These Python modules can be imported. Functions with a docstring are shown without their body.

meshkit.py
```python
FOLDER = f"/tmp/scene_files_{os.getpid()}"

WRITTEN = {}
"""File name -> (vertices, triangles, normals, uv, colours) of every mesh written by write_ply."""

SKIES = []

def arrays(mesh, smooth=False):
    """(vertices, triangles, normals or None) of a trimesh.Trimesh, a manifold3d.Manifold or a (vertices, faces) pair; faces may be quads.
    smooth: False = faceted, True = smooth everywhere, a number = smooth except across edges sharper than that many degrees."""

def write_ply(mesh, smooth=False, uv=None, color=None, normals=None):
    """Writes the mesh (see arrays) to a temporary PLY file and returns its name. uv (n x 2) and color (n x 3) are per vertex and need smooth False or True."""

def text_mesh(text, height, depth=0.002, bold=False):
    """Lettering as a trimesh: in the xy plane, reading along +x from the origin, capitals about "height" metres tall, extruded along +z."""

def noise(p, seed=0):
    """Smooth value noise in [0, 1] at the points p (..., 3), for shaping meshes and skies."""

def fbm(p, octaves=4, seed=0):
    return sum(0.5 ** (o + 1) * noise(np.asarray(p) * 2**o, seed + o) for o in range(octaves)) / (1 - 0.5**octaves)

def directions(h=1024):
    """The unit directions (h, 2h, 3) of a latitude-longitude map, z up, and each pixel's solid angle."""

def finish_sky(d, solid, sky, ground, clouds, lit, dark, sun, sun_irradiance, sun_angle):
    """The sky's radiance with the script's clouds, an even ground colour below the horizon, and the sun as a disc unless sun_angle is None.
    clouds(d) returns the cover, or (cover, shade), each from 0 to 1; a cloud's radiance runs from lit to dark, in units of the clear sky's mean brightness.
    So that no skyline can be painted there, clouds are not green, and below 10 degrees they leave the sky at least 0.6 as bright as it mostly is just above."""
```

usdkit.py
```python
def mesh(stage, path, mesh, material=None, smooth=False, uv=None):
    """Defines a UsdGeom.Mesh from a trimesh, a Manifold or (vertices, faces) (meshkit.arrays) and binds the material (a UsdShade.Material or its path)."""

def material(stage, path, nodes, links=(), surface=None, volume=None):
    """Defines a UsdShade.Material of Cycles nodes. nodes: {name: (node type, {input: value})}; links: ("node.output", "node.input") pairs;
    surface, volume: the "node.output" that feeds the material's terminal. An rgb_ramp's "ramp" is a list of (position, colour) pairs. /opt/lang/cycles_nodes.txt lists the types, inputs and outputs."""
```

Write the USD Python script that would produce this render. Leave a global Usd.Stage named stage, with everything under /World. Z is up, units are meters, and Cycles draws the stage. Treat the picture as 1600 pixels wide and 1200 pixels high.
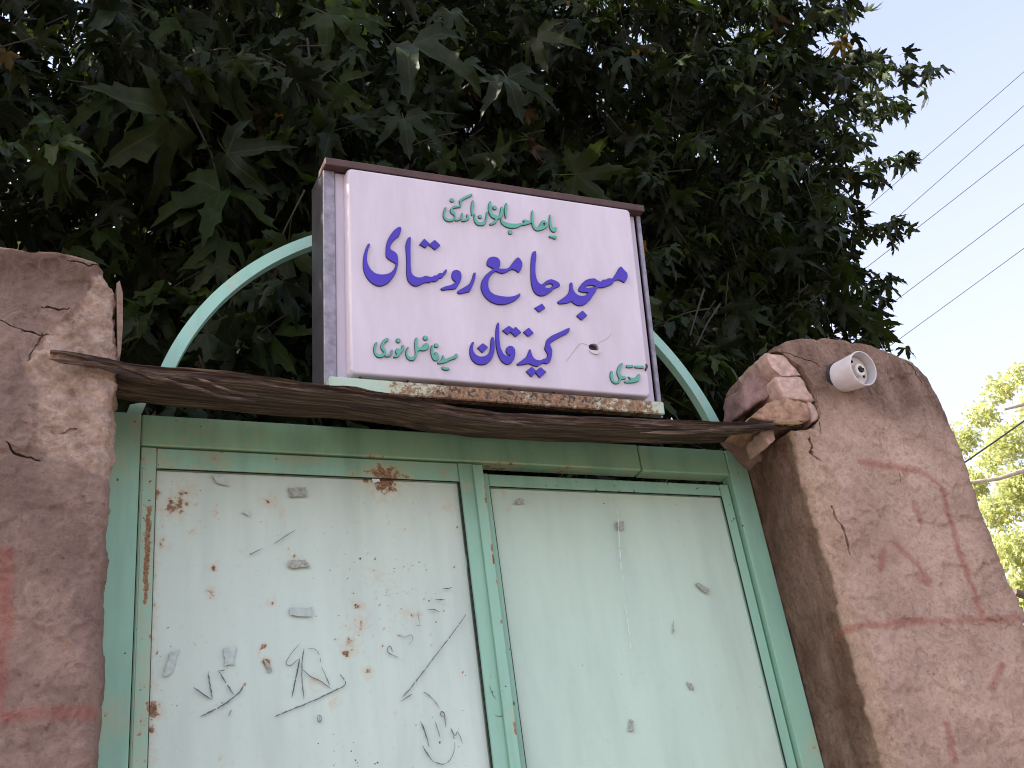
import math, numpy as np, trimesh, usdkit, meshkit
import manifold3d as m3
from shapely.geometry import Polygon, LineString, Point, box as sbox
from shapely import affinity, union_all, prepare, contains_xy
from pxr import Usd, UsdGeom, UsdLux, UsdShade, Gf, Sdf, Vt

# ------------------------------------------------------------------ camera, sky, sun, exposure
FOC, EXPOSURE = 1750.0, 1.62
SUN_AZ, SUN_EL = math.atan2(-0.95, 0.22), math.radians(42)
SKY_STRENGTH, SUN_INTENSITY = 0.15, 1.22
CAM = np.array([0.0, -3.0, 1.55])
_z = np.array([-460.0, -3088.0, FOC]); UP = _z / np.linalg.norm(_z)
_h = np.array([4336.0, 346.0, FOC]); _h -= UP * (_h @ UP); RT = _h / np.linalg.norm(_h)
ROT = np.stack([RT, np.cross(UP, RT), UP])          # camera (x right, y down, z forward) -> world
stage = Usd.Stage.CreateInMemory()
UsdGeom.SetStageUpAxis(stage, 'Z'); UsdGeom.SetStageMetersPerUnit(stage, 1.0)
UsdGeom.Xform.Define(stage, '/World'); UsdGeom.Scope.Define(stage, '/World/Looks')
cam = UsdGeom.Camera.Define(stage, '/World/camera')
cam.CreateFocalLengthAttr(FOC / 1600 * 36); cam.CreateHorizontalApertureAttr(36.0); cam.CreateVerticalApertureAttr(27.0)
cam.CreateClippingRangeAttr(Gf.Vec2f(0.05, 2000)); cam.CreateExposureAttr(EXPOSURE)
r_, u_, b_ = ROT[:, 0], -ROT[:, 1], -ROT[:, 2]
cam.AddTransformOp().Set(Gf.Matrix4d(*r_, 0, *u_, 0, *b_, 0, *CAM, 1))
mat = usdkit.material
sky_m = mat(stage, '/World/Looks/sky', {
    's': ('sky_texture', {'sky_type': 'single_scattering', 'sun_disc': False, 'sun_elevation': SUN_EL, 'sun_rotation': SUN_AZ, 'aerosol_density': 3.5}),
    'tc': ('texture_coordinate', {}), 'sz': ('separate_xyz', {}), 'mr': ('map_range', {'from_min': 0.12, 'from_max': 0.78, 'to_min': 0.72, 'to_max': 0.20, 'clamp': True}),
    'veil': ('mix_color', {'b': (2.95, 2.65, 3.0), 'use_clamp': False}),
    'b': ('background_shader', {'strength': SKY_STRENGTH})}, [('tc.generated', 'sz.vector'), ('sz.z', 'mr.value'), ('mr.result', 'veil.fac'), ('s.color', 'veil.a'), ('veil.result', 'b.color')], surface='b.background')
dome = UsdLux.DomeLight.Define(stage, '/World/sky')
UsdShade.MaterialBindingAPI.Apply(dome.GetPrim()).Bind(sky_m)
sun = UsdLux.DistantLight.Define(stage, '/World/sun')
sun.CreateNormalizeAttr(True); sun.CreateIntensityAttr(SUN_INTENSITY); sun.CreateAngleAttr(0.5); sun.CreateColorAttr(Gf.Vec3f(1, 0.94, 0.85))
sd = np.array([math.sin(SUN_AZ) * math.cos(SUN_EL), math.cos(SUN_AZ) * math.cos(SUN_EL), math.sin(SUN_EL)])
zx = sd; xx = np.cross([0, 0, 1], zx); xx /= np.linalg.norm(xx); yx = np.cross(zx, xx)
sun.AddTransformOp().Set(Gf.Matrix4d(*xx, 0, *yx, 0, *zx, 0, 0, 0, 0, 1))
for p_ in (dome.GetPrim(), sun.GetPrim()):
    p_.SetCustomDataByKey('kind', 'structure')

rng = np.random.default_rng(7)
# ------------------------------------------------------------------ helpers
def ray(px, py): return ROT @ np.array([px - 800.0, py - 600.0, FOC])
def at(px, py, Y):
    d = ray(px, py); return CAM + d * ((Y - CAM[1]) / d[1])
def atX(px, py, X):
    d = ray(px, py); return CAM + d * ((X - CAM[0]) / d[0])
used = {}
def path(name, parent=None):
    base = parent.GetPath().pathString if parent is not None else '/World'
    k = (base, name); n = used.get(k, 0); used[k] = n + 1
    return f'{base}/{name}' if n == 0 else f'{base}/{name}_{n:03d}'
def thing(name, label, cat, group=None, loc=(0, 0, 0), kind=None):
    x = UsdGeom.Xform.Define(stage, path(name)); x.AddTranslateOp().Set(Gf.Vec3d(*map(float, loc)))
    x.GetPrim().SetCustomDataByKey('loc', '%g %g %g' % tuple(loc)); LOC[x.GetPath().pathString] = np.array(loc, float)
    return tag(x.GetPrim(), label, cat, group, kind)
LOC = {}
def tag(p, label=None, cat=None, group=None, kind=None):
    for k, v in (('label', label), ('category', cat), ('group', group), ('kind', kind)):
        if v: p.SetCustomDataByKey(k, v)
    p.ClearCustomDataByKey('loc')
    return p
def offset_of(parent):
    if parent is None: return np.zeros(3)
    return LOC.get('/'.join(parent.GetPath().pathString.split('/')[:3]), np.zeros(3))
def to_tm(mesh):
    if hasattr(mesh, 'to_mesh'):
        q = mesh.to_mesh(); return trimesh.Trimesh(q.vert_properties[:, :3], q.tri_verts, process=False)
    if isinstance(mesh, list): return trimesh.util.concatenate([to_tm(a) for a in mesh])
    return mesh
def obj(name, mesh, m, parent=None, smooth=30, attrs=None, label=None):
    """One Mesh prim, points given in world coordinates. attrs: {primvar: function of world points}"""
    mesh = to_tm(mesh)
    if smooth not in (False, None, True):
        mesh = trimesh.graph.smooth_shade(mesh, angle=math.radians(smooth), facet_minarea=None); smooth = True
    v, f, n = meshkit.arrays(mesh, smooth)
    p = path(name, parent); off = offset_of(parent)
    g = UsdGeom.Mesh.Define(stage, p)
    g.CreatePointsAttr(Vt.Vec3fArray.FromNumpy((v - off).astype(np.float32)))
    g.CreateFaceVertexCountsAttr(Vt.IntArray.FromNumpy(np.full(len(f), 3, np.int32)))
    g.CreateFaceVertexIndicesAttr(Vt.IntArray.FromNumpy(f.astype(np.int32).ravel()))
    g.CreateSubdivisionSchemeAttr('none')
    if n is not None:
        g.CreateNormalsAttr(Vt.Vec3fArray.FromNumpy(n.astype(np.float32))); g.SetNormalsInterpolation('vertex')
    for k, fn in (attrs or {}).items():
        val = fn(v) if callable(fn) else fn
        UsdGeom.PrimvarsAPI(g).CreatePrimvar(k, Sdf.ValueTypeNames.FloatArray, 'vertex').Set(Vt.FloatArray.FromNumpy(np.asarray(val, np.float32)))
    UsdShade.MaterialBindingAPI.Apply(g.GetPrim()).Bind(m)
    if label: g.GetPrim().SetCustomDataByKey('label', label)
    return g.GetPrim()
def solid(tm): return m3.Manifold(m3.Mesh(np.asarray(tm.vertices, np.float32), np.asarray(tm.faces, np.uint32)))
def bx(x0, x1, y0, y1, z0, z1, bevel=0.0, seg=None):
    b = trimesh.creation.box((x1 - x0, y1 - y0, z1 - z0)); b.apply_translation(((x0 + x1) / 2, (y0 + y1) / 2, (z0 + z1) / 2))
    if bevel:
        e = bevel; pts = []
        for sx in (x0, x1):
            for sy in (y0, y1):
                for sz in (z0, z1):
                    cx, cy, cz = (np.clip(sx, x0 + e, x1 - e), np.clip(sy, y0 + e, y1 - e), np.clip(sz, z0 + e, z1 - e))
                    pts += [(sx, cy, cz), (cx, sy, cz), (cx, cy, sz)]
        b = trimesh.convex.convex_hull(np.array(pts))
    if seg: b = to_tm(solid(b).refine_to_length(seg))
    return b
def extr_xz(poly, y0, y1):
    """shapely polygon in (x, z), extruded from y0 to y1 (y0 < y1)."""
    e = trimesh.creation.extrude_polygon(poly, y1 - y0, engine='earcut')
    v = e.vertices.copy(); e.vertices = np.stack([v[:, 0], y1 - v[:, 2], v[:, 1]], 1)
    return e
def tube(pts, radii, n=8, cap=True):
    pts = np.asarray(pts, float); radii = np.broadcast_to(radii, len(pts)).astype(float)
    t = np.gradient(pts, axis=0); t /= np.linalg.norm(t, axis=1, keepdims=True) + 1e-12
    a = np.array([0, 0, 1.0]) if abs(t[0, 2]) < 0.9 else np.array([1.0, 0, 0])
    V = []
    for p, d, r in zip(pts, t, radii):
        s = np.cross(d, a); s /= np.linalg.norm(s); u = np.cross(s, d); a = u
        th = np.arange(n) / n * 2 * np.pi
        V.append(p + r * (np.cos(th)[:, None] * s + np.sin(th)[:, None] * u))
    V = np.concatenate(V); F = []
    for i in range(len(pts) - 1):
        for j in range(n):
            p, q = i * n + j, i * n + (j + 1) % n
            F += [(p, p + n, q), (q, p + n, q + n)]
    if cap:
        V = np.vstack([V, pts[0], pts[-1]]); c0, c1 = len(V) - 2, len(V) - 1; e = (len(pts) - 1) * n
        for j in range(n): F += [(c0, j, (j + 1) % n), (c1, e + (j + 1) % n, e + j)]
    m = trimesh.Trimesh(V, F, process=False)
    return m
def chaikin(p, it=1, closed=True):
    p = np.asarray(p, float)
    for _ in range(it):
        q = np.roll(p, -1, 0) if closed else p[1:]
        s = p if closed else p[:-1]
        new = np.stack([0.8 * s + 0.2 * q, 0.2 * s + 0.8 * q], 1).reshape(-1, 2)
        p = new if closed else np.vstack([p[:1], new, p[-1:]])
    return p
def seg_dist(P, A, B):
    d = B - A; t = np.clip(((P - A) @ d) / (d @ d), 0, 1); return np.linalg.norm(P - A - t[:, None] * d, axis=1)
def poly_dist(P, pts): return np.min([seg_dist(P, np.asarray(a, float), np.asarray(b, float)) for a, b in zip(pts[:-1], pts[1:])], axis=0)
def sm(x, a, b):
    t = np.clip((x - a) / (b - a), 0, 1); return t * t * (3 - 2 * t)
fbm, noise = meshkit.fbm, meshkit.noise
def xz(px, py, Y): q = at(px, py, Y); return (q[0], q[2])

# ------------------------------------------------------------------ materials
def L(name): return '/World/Looks/' + name
def plain(name, col, rough=0.6, var=0.15, scale=6.0, bump=0.0, bscale=60.0, stretch=(1, 1, 1), metal=0.0, spec=0.4, hue=None):
    """colour with a slow and a fine variation, and optional relief"""
    c = np.array(col, float); hi = np.clip(c * (1 + var), 0, 1) if hue is None else np.array(hue)
    n = {'g': ('geometry', {}), 'mp': ('mapping', {'scale': stretch}),
         'n': ('noise_texture', {'scale': scale, 'detail': 6.0, 'roughness': 0.65}),
         'r': ('rgb_ramp', {'ramp': [(0.3, tuple(c * (1 - var))), (0.5, tuple(c)), (0.7, tuple(hi))]}),
         'nb': ('noise_texture', {'scale': bscale, 'detail': 5.0, 'roughness': 0.6}),
         'b': ('bump', {'strength': 0.6, 'distance': bump}),
         'p': ('principled_bsdf', {'roughness': rough, 'metallic': metal, 'specular_ior_level': spec})}
    l = [('g.position', 'mp.vector'), ('mp.vector', 'n.vector'), ('mp.vector', 'nb.vector'), ('n.fac', 'r.fac'), ('r.color', 'p.base_color')]
    if bump: l += [('nb.fac', 'b.height'), ('b.normal', 'p.normal')]
    else: n.pop('b'); n.pop('nb'); l.pop(2)
    return mat(stage, L(name), n, l, surface='p.BSDF')

def gate_paint(name, col, dirt=0.25, rough=0.42):
    c = np.array(col)
    n = {'g': ('geometry', {}),
         'm1': ('mapping', {'scale': (9, 9, 1.4)}), 'n1': ('noise_texture', {'scale': 1.0, 'detail': 5.0, 'roughness': 0.6}),
         'r1': ('rgb_ramp', {'ramp': [(0.30, tuple(c * (1 - dirt))), (0.5, tuple(c)), (0.72, tuple(np.clip(c * 1.07, 0, 1)))]}),
         'n2': ('noise_texture', {'scale': 42.0, 'detail': 6.0, 'roughness': 0.7}),
         'a': ('attribute', {'attribute': 'rust'}), 'mx': ('math', {'math_type': 'multiply_add', 'value2': 0.62}),
         'mr': ('map_range', {'from_min': 0.80, 'from_max': 0.90, 'clamp': True, 'range_type': 'smoothstep'}),
         'mh': ('map_range', {'from_min': 0.58, 'from_max': 0.92, 'to_max': 0.55, 'clamp': True}),
         'n3': ('noise_texture', {'scale': 120.0, 'detail': 3.0}),
         'rr': ('rgb_ramp', {'ramp': [(0.25, (0.10, 0.055, 0.035)), (0.5, (0.25, 0.145, 0.08)), (0.75, (0.40, 0.255, 0.14))]}),
         'halo': ('mix_color', {'b': (0.55, 0.36, 0.20)}), 'mixr': ('mix_color', {}),
         'a2': ('attribute', {'attribute': 'chip'}), 'n4': ('noise_texture', {'scale': 75.0, 'detail': 2.0, 'roughness': 0.5}),
         'm4': ('math', {'math_type': 'multiply_add', 'value2': 0.2}),
         'mr4': ('map_range', {'from_min': 0.80, 'from_max': 0.845, 'clamp': True}),
         'chip': ('mix_color', {'b': (0.075, 0.055, 0.045)}),
         'inv': ('math', {'math_type': 'subtract', 'value1': 1.0}),
         'bp': ('bump', {'strength': 0.5, 'distance': 0.0012}),
         'n5': ('noise_texture', {'scale': 6.0, 'detail': 3.0}), 'bp2': ('bump', {'strength': 0.35, 'distance': 0.012}),
         'ro': ('map_range', {'to_min': rough, 'to_max': 0.85}),
         'p': ('principled_bsdf', {'specular_ior_level': 0.35})}
    l = [('g.position', 'm1.vector'), ('m1.vector', 'n1.vector'), ('n1.fac', 'r1.fac'), ('g.position', 'n2.vector'), ('g.position', 'n3.vector'), ('g.position', 'n4.vector'), ('g.position', 'n5.vector'),
         ('a.fac', 'mx.value1'), ('n2.fac', 'mx.value3'), ('mx.value', 'mr.value'), ('mx.value', 'mh.value'), ('n3.fac', 'rr.fac'),
         ('r1.color', 'halo.a'), ('mh.result', 'halo.fac'), ('halo.result', 'mixr.a'), ('rr.color', 'mixr.b'), ('mr.result', 'mixr.fac'),
         ('a2.fac', 'm4.value1'), ('n4.fac', 'm4.value3'), ('m4.value', 'mr4.value'), ('mixr.result', 'chip.a'), ('mr4.result', 'chip.fac'),
         ('chip.result', 'p.base_color'), ('mr.result', 'inv.value2'), ('n5.fac', 'bp2.height'), ('bp2.normal', 'bp.normal'), ('inv.value', 'bp.height'), ('bp.normal', 'p.normal'), ('mr.result', 'ro.value'), ('ro.result', 'p.roughness')]
    return mat(stage, L(name), n, l, surface='p.BSDF')

def plaster(name, skin, skin_dark, peel, peel_dark, brown):
    n = {'g': ('geometry', {}),
         'n1': ('noise_texture', {'scale': 4.2, 'detail': 8.0, 'roughness': 0.66}), 'r1': ('rgb_ramp', {'ramp': [(0.36, skin_dark), (0.62, skin)]}),
         'n2': ('noise_texture', {'scale': 16.0, 'detail': 8.0, 'roughness': 0.75}), 'r2': ('rgb_ramp', {'ramp': [(0.33, peel_dark), (0.62, peel)]}),
         'ap': ('attribute', {'attribute': 'peel'}), 'm1': ('mix_color', {}),
         'ab': ('attribute', {'attribute': 'weather_shade'}), 'n6': ('noise_texture', {'scale': 11.0, 'detail': 7.0, 'roughness': 0.75}),
         'mw': ('math', {'math_type': 'multiply'}), 'rw': ('map_range', {'from_min': 0.06, 'from_max': 0.62, 'clamp': True}), 'm2': ('mix_color', {'b': brown}),
         'aq': ('attribute', {'attribute': 'paint'}), 'n3': ('noise_texture', {'scale': 30.0, 'detail': 6.0, 'roughness': 0.75}),
         'mm': ('math', {'math_type': 'multiply_add', 'value2': 0.85}), 'mr': ('map_range', {'from_min': 0.72, 'from_max': 1.55, 'to_max': 0.8, 'clamp': True}),
         'm3': ('mix_color', {'b': (0.42, 0.13, 0.10)}),
         'n4': ('noise_texture', {'scale': 70.0, 'detail': 8.0, 'roughness': 0.75}),
         'sp': ('map_range', {'from_min': 0.30, 'from_max': 0.50, 'to_min': 0.66, 'to_max': 1.0, 'clamp': True}), 'm4': ('mix_color', {'blend_type': 'multiply', 'fac': 1.0}),
         'vx': ('mapping', {'scale': (1, 1, 0.35)}), 'n7': ('noise_texture', {'scale': 38.0, 'detail': 6.0, 'roughness': 0.7, 'distortion': 0.6}),
         'ad': ('math', {'math_type': 'multiply_add', 'value2': 0.6}), 'bp': ('bump', {'strength': 1.0, 'distance': 0.022}),
         'p': ('principled_bsdf', {'roughness': 0.93, 'specular_ior_level': 0.15})}
    l = [('g.position', 'vx.vector')] + [('g.position', f'{k}.vector') for k in ('n1', 'n2', 'n3', 'n4')] + [('vx.vector', 'n6.vector')] + [('vx.vector', 'n7.vector'),
         ('n1.fac', 'r1.fac'), ('n2.fac', 'r2.fac'), ('r1.color', 'm1.a'), ('r2.color', 'm1.b'), ('ap.fac', 'm1.fac'),
         ('ab.fac', 'mw.value1'), ('n6.fac', 'mw.value2'), ('mw.value', 'rw.value'), ('m1.result', 'm2.a'), ('rw.result', 'm2.fac'),
         ('aq.fac', 'mm.value1'), ('n3.fac', 'mm.value3'), ('mm.value', 'mr.value'), ('m2.result', 'm3.a'), ('mr.result', 'm3.fac'),
         ('n4.fac', 'sp.value'), ('m3.result', 'm4.a'), ('sp.result', 'm4.b'), ('m4.result', 'p.base_color'),
         ('n7.fac', 'ad.value1'), ('n4.fac', 'ad.value3'), ('ad.value', 'bp.height'), ('bp.normal', 'p.normal')]
    return mat(stage, L(name), n, l, surface='p.BSDF')

def leaf_mat(name, col, back, trans, vein=(0.055, 0.06, 0.026), rough=0.5, tw=0.25):
    c = np.array(col)
    n = {'o': ('object_info', {}), 'tc': ('texture_coordinate', {}), 'nz': ('noise_texture', {'scale': 14.0, 'detail': 4.0}),
         'ad': ('math', {'math_type': 'multiply_add', 'value2': 0.6}), 'mr0': ('map_range', {'from_min': 0.2, 'from_max': 1.1, 'to_min': 0.0, 'to_max': 1.0, 'clamp': True}),
         'r': ('rgb_ramp', {'ramp': [(0.0, tuple(c * 0.62)), (0.5, tuple(c)), (0.88, tuple(c * 1.4)), (1.0, tuple(c * np.array([2.3, 1.7, 1.0])))]}),
         'g': ('geometry', {}), 'bk': ('mix_color', {'b': back}),
         'v': ('attribute', {'attribute': 'vein'}), 'vr': ('map_range', {'from_min': 0.90, 'from_max': 0.985, 'to_max': 0.55, 'clamp': True}), 'm': ('mix_color', {'b': vein}),
         'p': ('principled_bsdf', {'roughness': rough, 'specular_ior_level': 0.11}), 't': ('translucent_bsdf', {'color': trans}), 'x': ('mix_closure', {'fac': tw})}
    l = [('o.random', 'ad.value1'), ('tc.object', 'nz.vector'), ('nz.fac', 'ad.value3'), ('ad.value', 'mr0.value'), ('mr0.result', 'r.fac'), ('r.color', 'bk.a'), ('g.backfacing', 'bk.fac'),
         ('bk.result', 'm.a'), ('v.fac', 'vr.value'), ('vr.result', 'm.fac'), ('m.result', 'p.base_color'), ('p.BSDF', 'x.closure1'), ('t.BSDF', 'x.closure2')]
    return mat(stage, L(name), n, l, surface='x.closure')

M = dict(
    panel_left=gate_paint('gate_panel_pale', (0.525, 0.625, 0.53), 0.12), panel_right=gate_paint('gate_panel_mint', (0.475, 0.61, 0.49), 0.10),
    rim=gate_paint('gate_rim_green', (0.27, 0.49, 0.36), 0.20), frame=gate_paint('gate_frame_green', (0.245, 0.45, 0.29), 0.22),
    arch=gate_paint('arch_green', (0.30, 0.52, 0.41), 0.12),
    lip=gate_paint('sign_lip_rusty', (0.42, 0.55, 0.42), 0.3),
    plaster_l=plaster('plaster_left', (0.48, 0.32, 0.25), (0.28, 0.185, 0.145), (0.75, 0.54, 0.42), (0.42, 0.275, 0.20), (0.15, 0.085, 0.055)),
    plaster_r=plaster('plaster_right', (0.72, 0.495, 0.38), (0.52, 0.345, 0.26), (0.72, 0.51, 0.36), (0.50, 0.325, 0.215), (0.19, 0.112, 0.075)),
    brick_pale=plain('brick_pale', (0.46, 0.31, 0.25), 0.95, 0.35, 34, 0.006, 55), brick_orange=plain('brick_orange', (0.30, 0.175, 0.11), 0.95, 0.5, 30, 0.008, 45),
    brick_dark=plain('brick_dark', (0.24, 0.15, 0.125), 0.95, 0.3, 14, 0.008, 45),
    wood=plain('weathered_wood', (0.060, 0.035, 0.024), 0.9, 0.75, 1.0, 0.010, 1.0, stretch=(3, 80, 80), hue=(0.25, 0.175, 0.115)),
    wood_pale=plain('raw_wood', (0.30, 0.19, 0.095), 0.8, 0.3, 1.0, 0.002, 1.0, stretch=(5, 90, 90)),
    acrylic=plain('sign_acrylic', (0.60, 0.525, 0.575), 0.36, 0.10, 2.2, stretch=(4.0, 4.0, 0.6), spec=0.4),
    back_panel=plain('sign_backing', (0.56, 0.50, 0.57), 0.5, 0.05, 4.0),
    galv=plain('galvanized', (0.27, 0.25, 0.29), 0.5, 0.35, 30, metal=0.35),
    box_dark=plain('sign_box_side', (0.035, 0.034, 0.038), 0.5, 0.4, 9), brown_tin=plain('brown_tin', (0.075, 0.038, 0.034), 0.6, 0.3, 12),
    blue=plain('letter_blue', (0.06, 0.032, 0.40), 0.4, 0.08, 10), green=plain('letter_green', (0.10, 0.37, 0.27), 0.45, 0.12, 30),
    letter_dark=plain('letter_edge_dark', (0.03, 0.04, 0.06), 0.6, 0.2, 20),
    pencil=plain('pencil', (0.15, 0.155, 0.17), 0.6, 0.7, 160), tape=plain('tape_residue', (0.44, 0.51, 0.46), 0.5, 0.2, 60), tape_dark=plain('tape_dark', (0.33, 0.35, 0.29), 0.7, 0.4, 110),
    scratch=plain('bare_scratch', (0.72, 0.78, 0.76), 0.5, 0.1, 40), dark=plain('gap_shade', (0.02, 0.02, 0.02), 0.9, 0.1, 5),
    porcelain=plain('porcelain', (0.56, 0.53, 0.54), 0.38, 0.10, 20), porcelain_in=plain('porcelain_inside', (0.70, 0.64, 0.58), 0.45, 0.12, 30),
    bark=plain('bark', (0.10, 0.08, 0.06), 0.9, 0.35, 14, 0.01, 30), twig=plain('twig_bark', (0.028, 0.021, 0.012), 0.8, 0.3, 20),
    bark_pale=plain('pale_bark', (0.36, 0.31, 0.25), 0.9, 0.3, 9, 0.01, 30),
    cable=plain('cable_black', (0.02, 0.02, 0.022), 0.6, 0.1, 5), wire=plain('wire_grey', (0.06, 0.06, 0.08), 0.5, 0.1, 5),
    soil=plain('packed_earth', (0.15, 0.115, 0.09), 0.95, 0.2, 3, 0.01, 20), road=plain('asphalt', (0.085, 0.08, 0.078), 0.9, 0.2, 6, 0.004, 80),
    leaf=leaf_mat('leaf_green', (0.018, 0.030, 0.0065), (0.021, 0.029, 0.010), (0.032, 0.052, 0.006)),
    leaf_dark=leaf_mat('leaf_dark', (0.010, 0.016, 0.0050), (0.013, 0.0175, 0.0085), (0.012, 0.02, 0.004), tw=0.10),
    leaf_yellow=leaf_mat('leaf_yellow', (0.105, 0.068, 0.010), (0.09, 0.06, 0.018), (0.12, 0.07, 0.006)),
    leaf_brown=leaf_mat('leaf_dry', (0.050, 0.026, 0.012), (0.06, 0.034, 0.018), (0.05, 0.02, 0.006), tw=0.1),
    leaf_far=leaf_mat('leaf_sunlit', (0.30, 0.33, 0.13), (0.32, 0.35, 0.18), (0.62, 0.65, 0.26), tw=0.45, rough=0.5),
)

# ------------------------------------------------------------------ ground
g = bx(-200, 200, -200, 200, -0.5, 0.0); tag(obj('ground', g, M['soil'], smooth=False), kind='structure', label='packed earth around the gate')
r = bx(-120, 120, -9.0, -2.2, -0.3, 0.004); tag(obj('road', r, M['road'], smooth=False), kind='structure', label='village street in front of the gate')

# ------------------------------------------------------------------ pillars
FY = -0.27                                               # the pillars' front face
def crack(pts_px, width_px, depth, Y=FY):
    """a wedge that follows a crack on the front face"""
    p = np.array([xz(a, b, Y) for a, b in pts_px]); w = width_px * 0.00085
    q = chaikin(p, 2, closed=False); t = np.linspace(0, 1, len(q)); ww = w * (0.25 + 0.75 * np.sin(np.pi * np.clip(t, 0.05, 0.95))) * (0.75 + 0.5 * noise(np.c_[q * 60, q[:, :1] * 0]))
    ls = LineString(q).segmentize(0.006); q = np.array(ls.coords); q = q + (np.stack([fbm(np.c_[q * 45, q[:, :1] * 0], 3, 7), fbm(np.c_[q * 45, q[:, :1] * 0], 3, 8)], 1) - 0.5) * 0.022; t = np.linspace(0, 1, len(q)); ww = w * (0.25 + 0.75 * np.sin(np.pi * np.clip(t, 0.05, 0.95))) * (0.3 + 1.4 * noise(np.c_[q * 90, q[:, :1] * 0]))
    d = np.gradient(q, axis=0); nn = np.c_[-d[:, 1], d[:, 0]]; nn /= np.linalg.norm(nn, axis=1, keepdims=True) + 1e-9
    poly = Polygon(np.vstack([q + nn * ww[:, None] / 2, (q - nn * ww[:, None] / 2)[::-1]])).buffer(0.0008)
    return extr_xz(poly if poly.geom_type == 'Polygon' else max(poly.geoms, key=lambda g: g.area), Y - 0.08, Y + depth)
def flakes(P, seed): return 0.0045 * sm(fbm(P * np.array([5, 5, 4]), 5, seed), 0.47, 0.485) + 0.0035 * sm(fbm(P * 8.3, 5, seed + 3), 0.555, 0.57) - 0.0035 * sm(fbm(P * 13, 4, seed + 6), 0.63, 0.66)
def pillar_body(poly, y0, y1, disp, seed, edge=0.0062, rounding=7):
    m = solid(extr_xz(poly, y0, y1)).refine_to_length(0.03)
    t = to_tm(m); t = trimesh.Trimesh(t.vertices, t.faces)
    trimesh.smoothing.filter_laplacian(t, lamb=0.5, iterations=rounding, implicit_time_integration=False, volume_constraint=False)
    t = to_tm(solid(t).refine_to_length(edge)); t = trimesh.Trimesh(t.vertices, t.faces)
    n = np.array(t.vertex_normals); t.vertices = t.vertices + n * disp(t.vertices)[:, None]
    return solid(t)
# left
peel_px = [(190, 400), (150, 425), (135, 455), (118, 480), (82, 512), (70, 523), (45, 545), (40, 575), (60, 600), (45, 640), (55, 690), (70, 715), (110, 720), (140, 735), (165, 745), (200, 760), (200, 400)]
peel_l = Polygon([xz(a, b, FY) for a, b in peel_px]); prepare(peel_l)
def peel_at(poly, P, soft, wob=0.03):
    q = P[:, [0, 2]] + (fbm(P * 22, 4, 3)[:, None] - 0.5) * wob * np.array([1, 1.3])
    ins = contains_xy(poly, q[:, 0], q[:, 1]); b = np.asarray(poly.exterior.coords)
    d = poly_dist(q, b); return sm(np.where(ins, d, -d), -soft, soft)
def disp_l(P):
    pl = peel_at(peel_l, P, 0.004)
    return flakes(P, 300) + (fbm(P * 3.2, 3, 1) - 0.5) * 0.030 + (fbm(P * 26, 4, 2) - 0.5) * (0.009 + 0.034 * pl) + (fbm(P * 60, 2, 4) - 0.5) * 0.004 - 0.008 * pl
left_poly = Polygon([(-0.55, 1.85), (0.139, 1.85), (0.14, 2.1), (0.137, 2.9), (0.147, 3.08), (0.142, 3.30), (0.137, 3.475), (0.10, 3.52), (0.055, 3.568), (-0.18, 3.555), (-0.55, 3.56)])
lb = pillar_body(left_poly, FY, 0.14, disp_l, 5, rounding=5)
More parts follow.
